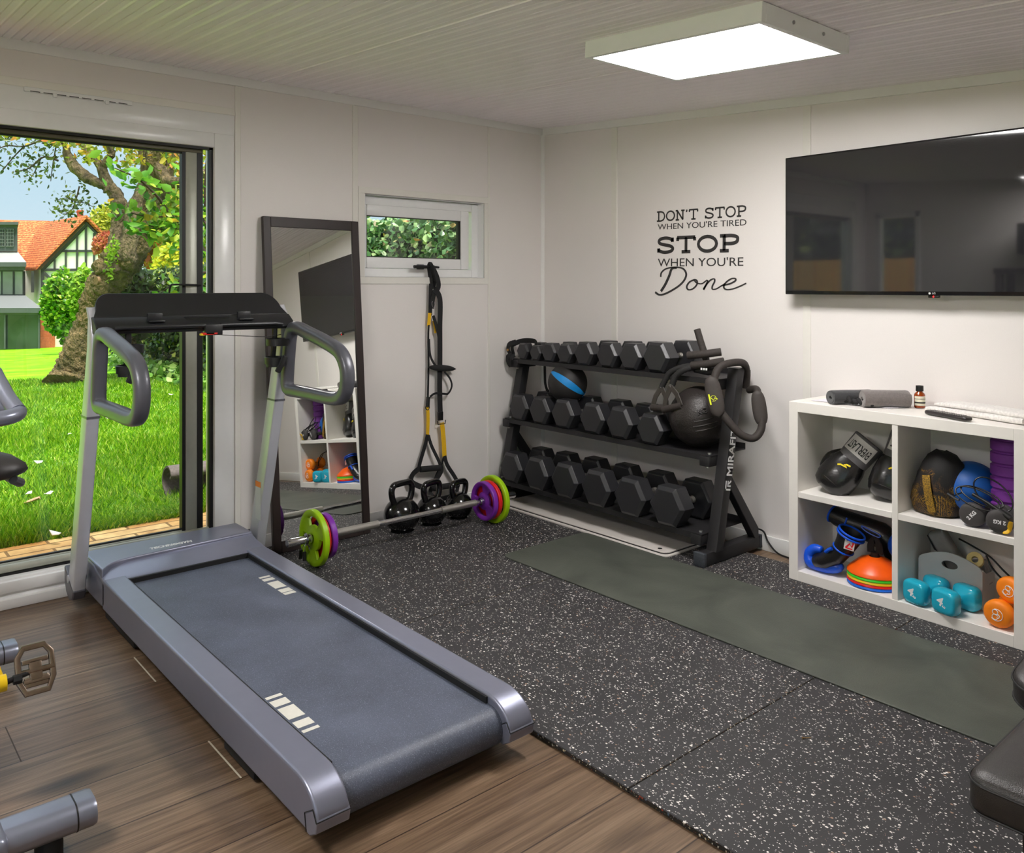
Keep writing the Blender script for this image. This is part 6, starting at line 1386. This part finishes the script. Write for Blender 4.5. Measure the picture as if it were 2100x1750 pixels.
# ---- petals and a fallen leaf
pw = mat('white_petal', (244, 240, 236), .6, var=.03); first = None
for (x, y_) in ((-4.63, -1.69), (-6.9, -.03), (-3.44, -2.17), (-2.29, -2.33), (-1.28, -2.5), (-2.37, -2.43), (-5.4, -1.15)):
    if first is None:
        b = B(); b.add([(-.03, -.012, .008), (0, -.022, 0), (.032, 0, .012), (0, .022, 0), (-.03, .012, .008), (-.01, 0, .004)], [(0, 1, 5), (1, 2, 5), (2, 3, 5), (3, 4, 5), (4, 0, 5)]); first = b.done('fallen_petal', pw, origin=(0, 0, 0)); o = first
        md = o.modifiers.new('solidify', 'SOLIDIFY'); md.thickness = .004
    else: o = first.copy(); COL.objects.link(o)
    o.location = (x, y_, -.085); o.rotation_euler = (rng.normal()*.3, rng.normal()*.3, rng.random()*6)
    tag(o, 'small white petal lying on the grass outside the door', 'petal', 'white petals on the lawn')
b = B(); b.rings([[Vector((u, w_*k, .01*k*k)) for k in (-1, -.5, 0, .5, 1)]+[Vector((u, w_*k, .01*k*k+.003)) for k in (1, .5, 0, -.5, -1)] for u, w_ in ((-.06, .005), (-.03, .035), (.02, .04), (.07, .004))]); o = b.done('fallen_leaf', mat('brown_leaf', (196, 150, 120), .7, var=.2), origin=(0, 0, 0)); o.location = (-2.13, -2.45, -.085); o.rotation_euler = (.2, -.3, .5); tag(o, 'large dry brown leaf lying on the grass near the door', 'leaf')
# ---- half-unrolled rubber roll on the grass
b = B(); pr = spline([(.17, .012), (.06, .006), (-.04, .012), (-.095, .05), (-.115, .10), (-.09, .155), (-.035, .185), (.01, .175), (.03, .145), (.012, .125)], 5)
yy0, yy1 = -1.715, -.55; sc = 1.0
pts2 = [Vector((p[0], p[1], 0)) for p in pr]; rs = []
for i, p in enumerate(pts2):
    t_ = (pts2[min(i+1, len(pts2)-1)]-pts2[max(i-1, 0)]).normalized(); nn = Vector((-t_.y, t_.x, 0))*.007
    rs.append([Vector((-1.80+1.2*p.x+nn.x, yy0, -.135+1.15*p.y+nn.y)), Vector((-1.80+1.2*p.x-nn.x, yy0, -.135+1.15*p.y-nn.y)), Vector((-1.80+1.2*p.x-nn.x, yy1, -.135+1.15*p.y-nn.y)), Vector((-1.80+1.2*p.x+nn.x, yy1, -.135+1.15*p.y+nn.y))])
b.rings(rs); tag(b.done('rubber_roll', mat('grey_rubber_sheet', (98, 88, 86), .7, var=.25, scale=60, bump=.3, bscale=300), ang=40), 'partly unrolled grey rubber sheet lying on the grass beside the door', 'rubber roll')
# ---- half-timbered house beyond the lawn
HD = 48.0
hs = thing('house', 'half-timbered house with orange tiled roof and glazed extension beyond the lawn', 'house', tuple(at(90, 712, HD)))
def hp(px, py, d=0): return at(px, py, HD+d)
def hpanel(b, px0, py0, px1, py1, d0, th):
    q = [hp(px0, py0, d0), hp(px1, py0, d0), hp(px1, py1, d0), hp(px0, py1, d0)]
    b.rings([q, [p+(AX-RT*.62)*th for p in q]])
render = mat('cream_render', (252, 246, 238), .8, var=.03, scale=2)
beam = mat('dark_timber', (58, 60, 60), .8, var=.15, scale=4)
m, t, bs, N, L = nodes_of('orange_tiles')
g = N('ShaderNodeNewGeometry'); n1 = N('ShaderNodeTexNoise'); n1.inputs['Scale'].default_value = 9; n1.inputs['Detail'].default_value = 6; L(g.outputs['Position'], n1.inputs['Vector']); rr = ramp_node(t, [(.35, (150, 72, 40)), (.5, (214, 108, 56)), (.65, (238, 150, 92))]); L(n1.outputs[0], rr.inputs[0])
wv = N('ShaderNodeTexWave'); wv.bands_direction = 'Z'; wv.inputs['Scale'].default_value = 2.2; wv.inputs['Distortion'].default_value = 1.5; L(g.outputs['Position'], wv.inputs['Vector']); rw = ramp_node(t, [(.0, (160, 150, 146)), (.4, (255, 255, 255))]); L(wv.outputs[0], rw.inputs[0])
mx = N('ShaderNodeMixRGB'); mx.blend_type = 'MULTIPLY'; mx.inputs[0].default_value = 1; L(rr.outputs[0], mx.inputs[1]); L(rw.outputs[0], mx.inputs[2]); L(mx.outputs[0], bs.inputs['Base Color']); bs.inputs['Roughness'].default_value = .85
tiles = m
lead = mat('lead_grey', (150, 152, 150), .6, var=.06, scale=3); slate = mat('slate_grey', (78, 82, 84), .6, var=.1, scale=3)
dglass = mat('dark_window_glass', (52, 62, 58), .08, var=.3, scale=1.2)
WV = -RT*5.1+AX*5.0
b = B(); gp = [hp(85, 716), hp(85, 553), hp(178, 455), hp(275, 553), hp(275, 716)]; b.rings([gp, [p+WV for p in gp]]); b.done('gable_wall', render, hs, ang=0)
b = B()
for q in ([hp(178, 447, -.4), hp(74, 554, -.4)], [hp(178, 447, -.4), hp(284, 554, -.4)]):
    up_ = Vector((0, 0, .16)); a_, c_ = q
    b.rings([[a_, c_, c_+up_, a_+up_], [a_+WV*1.05, c_+WV*1.05, c_+WV*1.05+up_, a_+WV*1.05+up_]])
b.done('wing_roof', tiles, hs, ang=0)
b = B(); q = [hp(-90, 449, 6), hp(98, 453, 6), hp(60, 560, 1.5), hp(-90, 560, 1.5)]; b.rings([q, [p+AX*3 for p in q]]); b.done('main_roof', tiles, hs, ang=0)
b = B(); hpanel(b, -90, 555, 88, 716, 1.0, 5); b.done('main_wall', render, hs, ang=0)
b = B()
for x0_, y0_, x1_, y1_ in ((156, 478, 160, 553), (174, 455, 178.5, 553), (191, 478, 195, 553), (110, 532, 114, 553), (133, 514, 137, 553), (216, 514, 220, 553), (122, 512.5, 235, 517), (84, 551, 275, 556), (84, 553, 91, 620), (64, 556, 70, 600), (48, 556, 52, 612)): hpanel(b, x0_, y0_, x1_, y1_, -.12, .2)
for a_, c_ in (((178, 457), (84, 553)), ((178, 457), (272, 553)), ((91, 560), (108, 575))):
    w_ = 5.5; q = [hp(a_[0], a_[1]-1, -.16), hp(c_[0], c_[1]-1, -.16), hp(c_[0], c_[1]+w_, -.16), hp(a_[0], a_[1]+w_, -.16)]; b.rings([q, [p+AX*.2 for p in q]])
b.done('timber_framing', beam, hs, ang=0)
b = B(); hpanel(b, 160, 432, 171, 456, 3.5, .8); hpanel(b, 155, 449, 176, 458, 3.4, 1.0); hpanel(b, 159, 430.5, 172, 433.5, 3.4, 1.0); b.done('chimney', mat('red_brick', (196, 104, 70), .85, var=.2, scale=10), hs, ang=0)
b = B(); hpanel(b, -60, 458, 36, 516, -.5, 3); hpanel(b, -60, 455, 38, 461, -.8, 3.5); b.done('dormer', slate, hs, ang=0)
for x0_, x1_ in ((-8, 9), (12, 28)):
    b = B(); hpanel(b, x0_, 470, x1_, 505, -.56, .05); wf = b.done('window', dglass, hs, ang=0); b = B()
    for k in range(6): hpanel(b, x0_+(x1_-x0_)*k/5-.25, 470, x0_+(x1_-x0_)*k/5+.25, 505, -.6, .05)
    for k in range(6): hpanel(b, x0_, 470+7*k-.25, x1_, 470+7*k+.25, -.6, .05)
    b.done('lattice', lead, wf, ang=0)
b = B(); q = [hp(-60, 517, -.4), hp(37, 517, -.4), hp(54, 538, -1.6), hp(-60, 538, -1.6)]; b.rings([q, [p-Vector((0, 0, .12)) for p in q]]); b.done('lead_roof', lead, hs, ang=0)
b = B(); hpanel(b, -60, 538, 54, 547, -1.65, 2); hpanel(b, -60, 547, 52, 554, -1.3, 2); b.done('fascia', slate, hs, ang=0)
for x0_, x1_ in ((-24, 2), (6, 26), (31, 46)):
    b = B(); hpanel(b, x0_-2, 554, x1_+2, 607, -.6, 1.5); f_ = b.done('window_frame', slate, hs, ang=0); b = B(); hpanel(b, x0_, 557, x1_, 604, -.64, .05); b.done('pane', mat('pale_window', (150, 152, 140), .1, var=.25, scale=1), f_, ang=0)
b = B(); q = [hp(-60, 606, -1.2), hp(52, 606, -1.2), hp(86, 632, -4.2), hp(-60, 632, -4.2)]; b.rings([q, [p-Vector((0, 0, .15)) for p in q]]); b.done('extension_roof', mat('zinc_roof', (112, 114, 116), .5, var=.06), hs, ang=0)
b = B(); hpanel(b, -60, 632, 86, 642, -4.25, 4); b.done('extension_fascia', slate, hs, ang=0)
b = B(); hpanel(b, -60, 642, 82, 716, -3.9, .1); b.done('extension_glazing', dglass, hs, ang=0)
b = B()
for x0_ in (-20, 8, 78): hpanel(b, x0_, 642, x0_+3.5, 716, -4.0, .2)
hpanel(b, -60, 642, 82, 646, -4.0, .2); b.done('glazing_bars', slate, hs, ang=0)
b = B(); hpanel(b, 83, 636, 113, 716, -2.0, 2.5); b.done('brick_pier', mat('red_brick', (0, 0, 0)), hs, ang=0)
# ---- boarded fence and evergreen hedge on the far side (seen reflected in the television)
b = B()
for k in range(120):
    x = -12+k*.12; b.box(x, x+.112, -6.55+.012*(k % 2), -6.53+.012*(k % 2), -.15, 1.62)
tag(b.done('garden_fence', mat('fence_board', (244, 176, 104), .8, var=.15, scale=3, stretch=(8, 8, .6)), ang=0), 'orange-brown boarded fence, seen reflected in the television', 'fence')
eh = thing('evergreen_hedge', 'tall dark evergreen hedge above the fence, seen reflected in the television', 'hedge', (-5, -8.5, -.15))
b = B(); b.box(-14, 4, -9.2, -8.2, -.15, 4.6); b.done('hedge_body', mat('hedge_shadow', (0, 0, 0)), eh)
k = 9000; P = np.stack([-14+18*rng.random(k), -8.1+.15*rng.normal(size=k), .8+4.0*rng.random(k)], 1); V, F = leaf_cloud(P, .17, up=.3, aspect=.7, face=(0, .8, .2)); np_mesh('leaves', V, F, MATS['far_ivy_leaf'], eh, origin=eh.location)

for o in scene.objects:
    if '_local' in o: del o['_local']
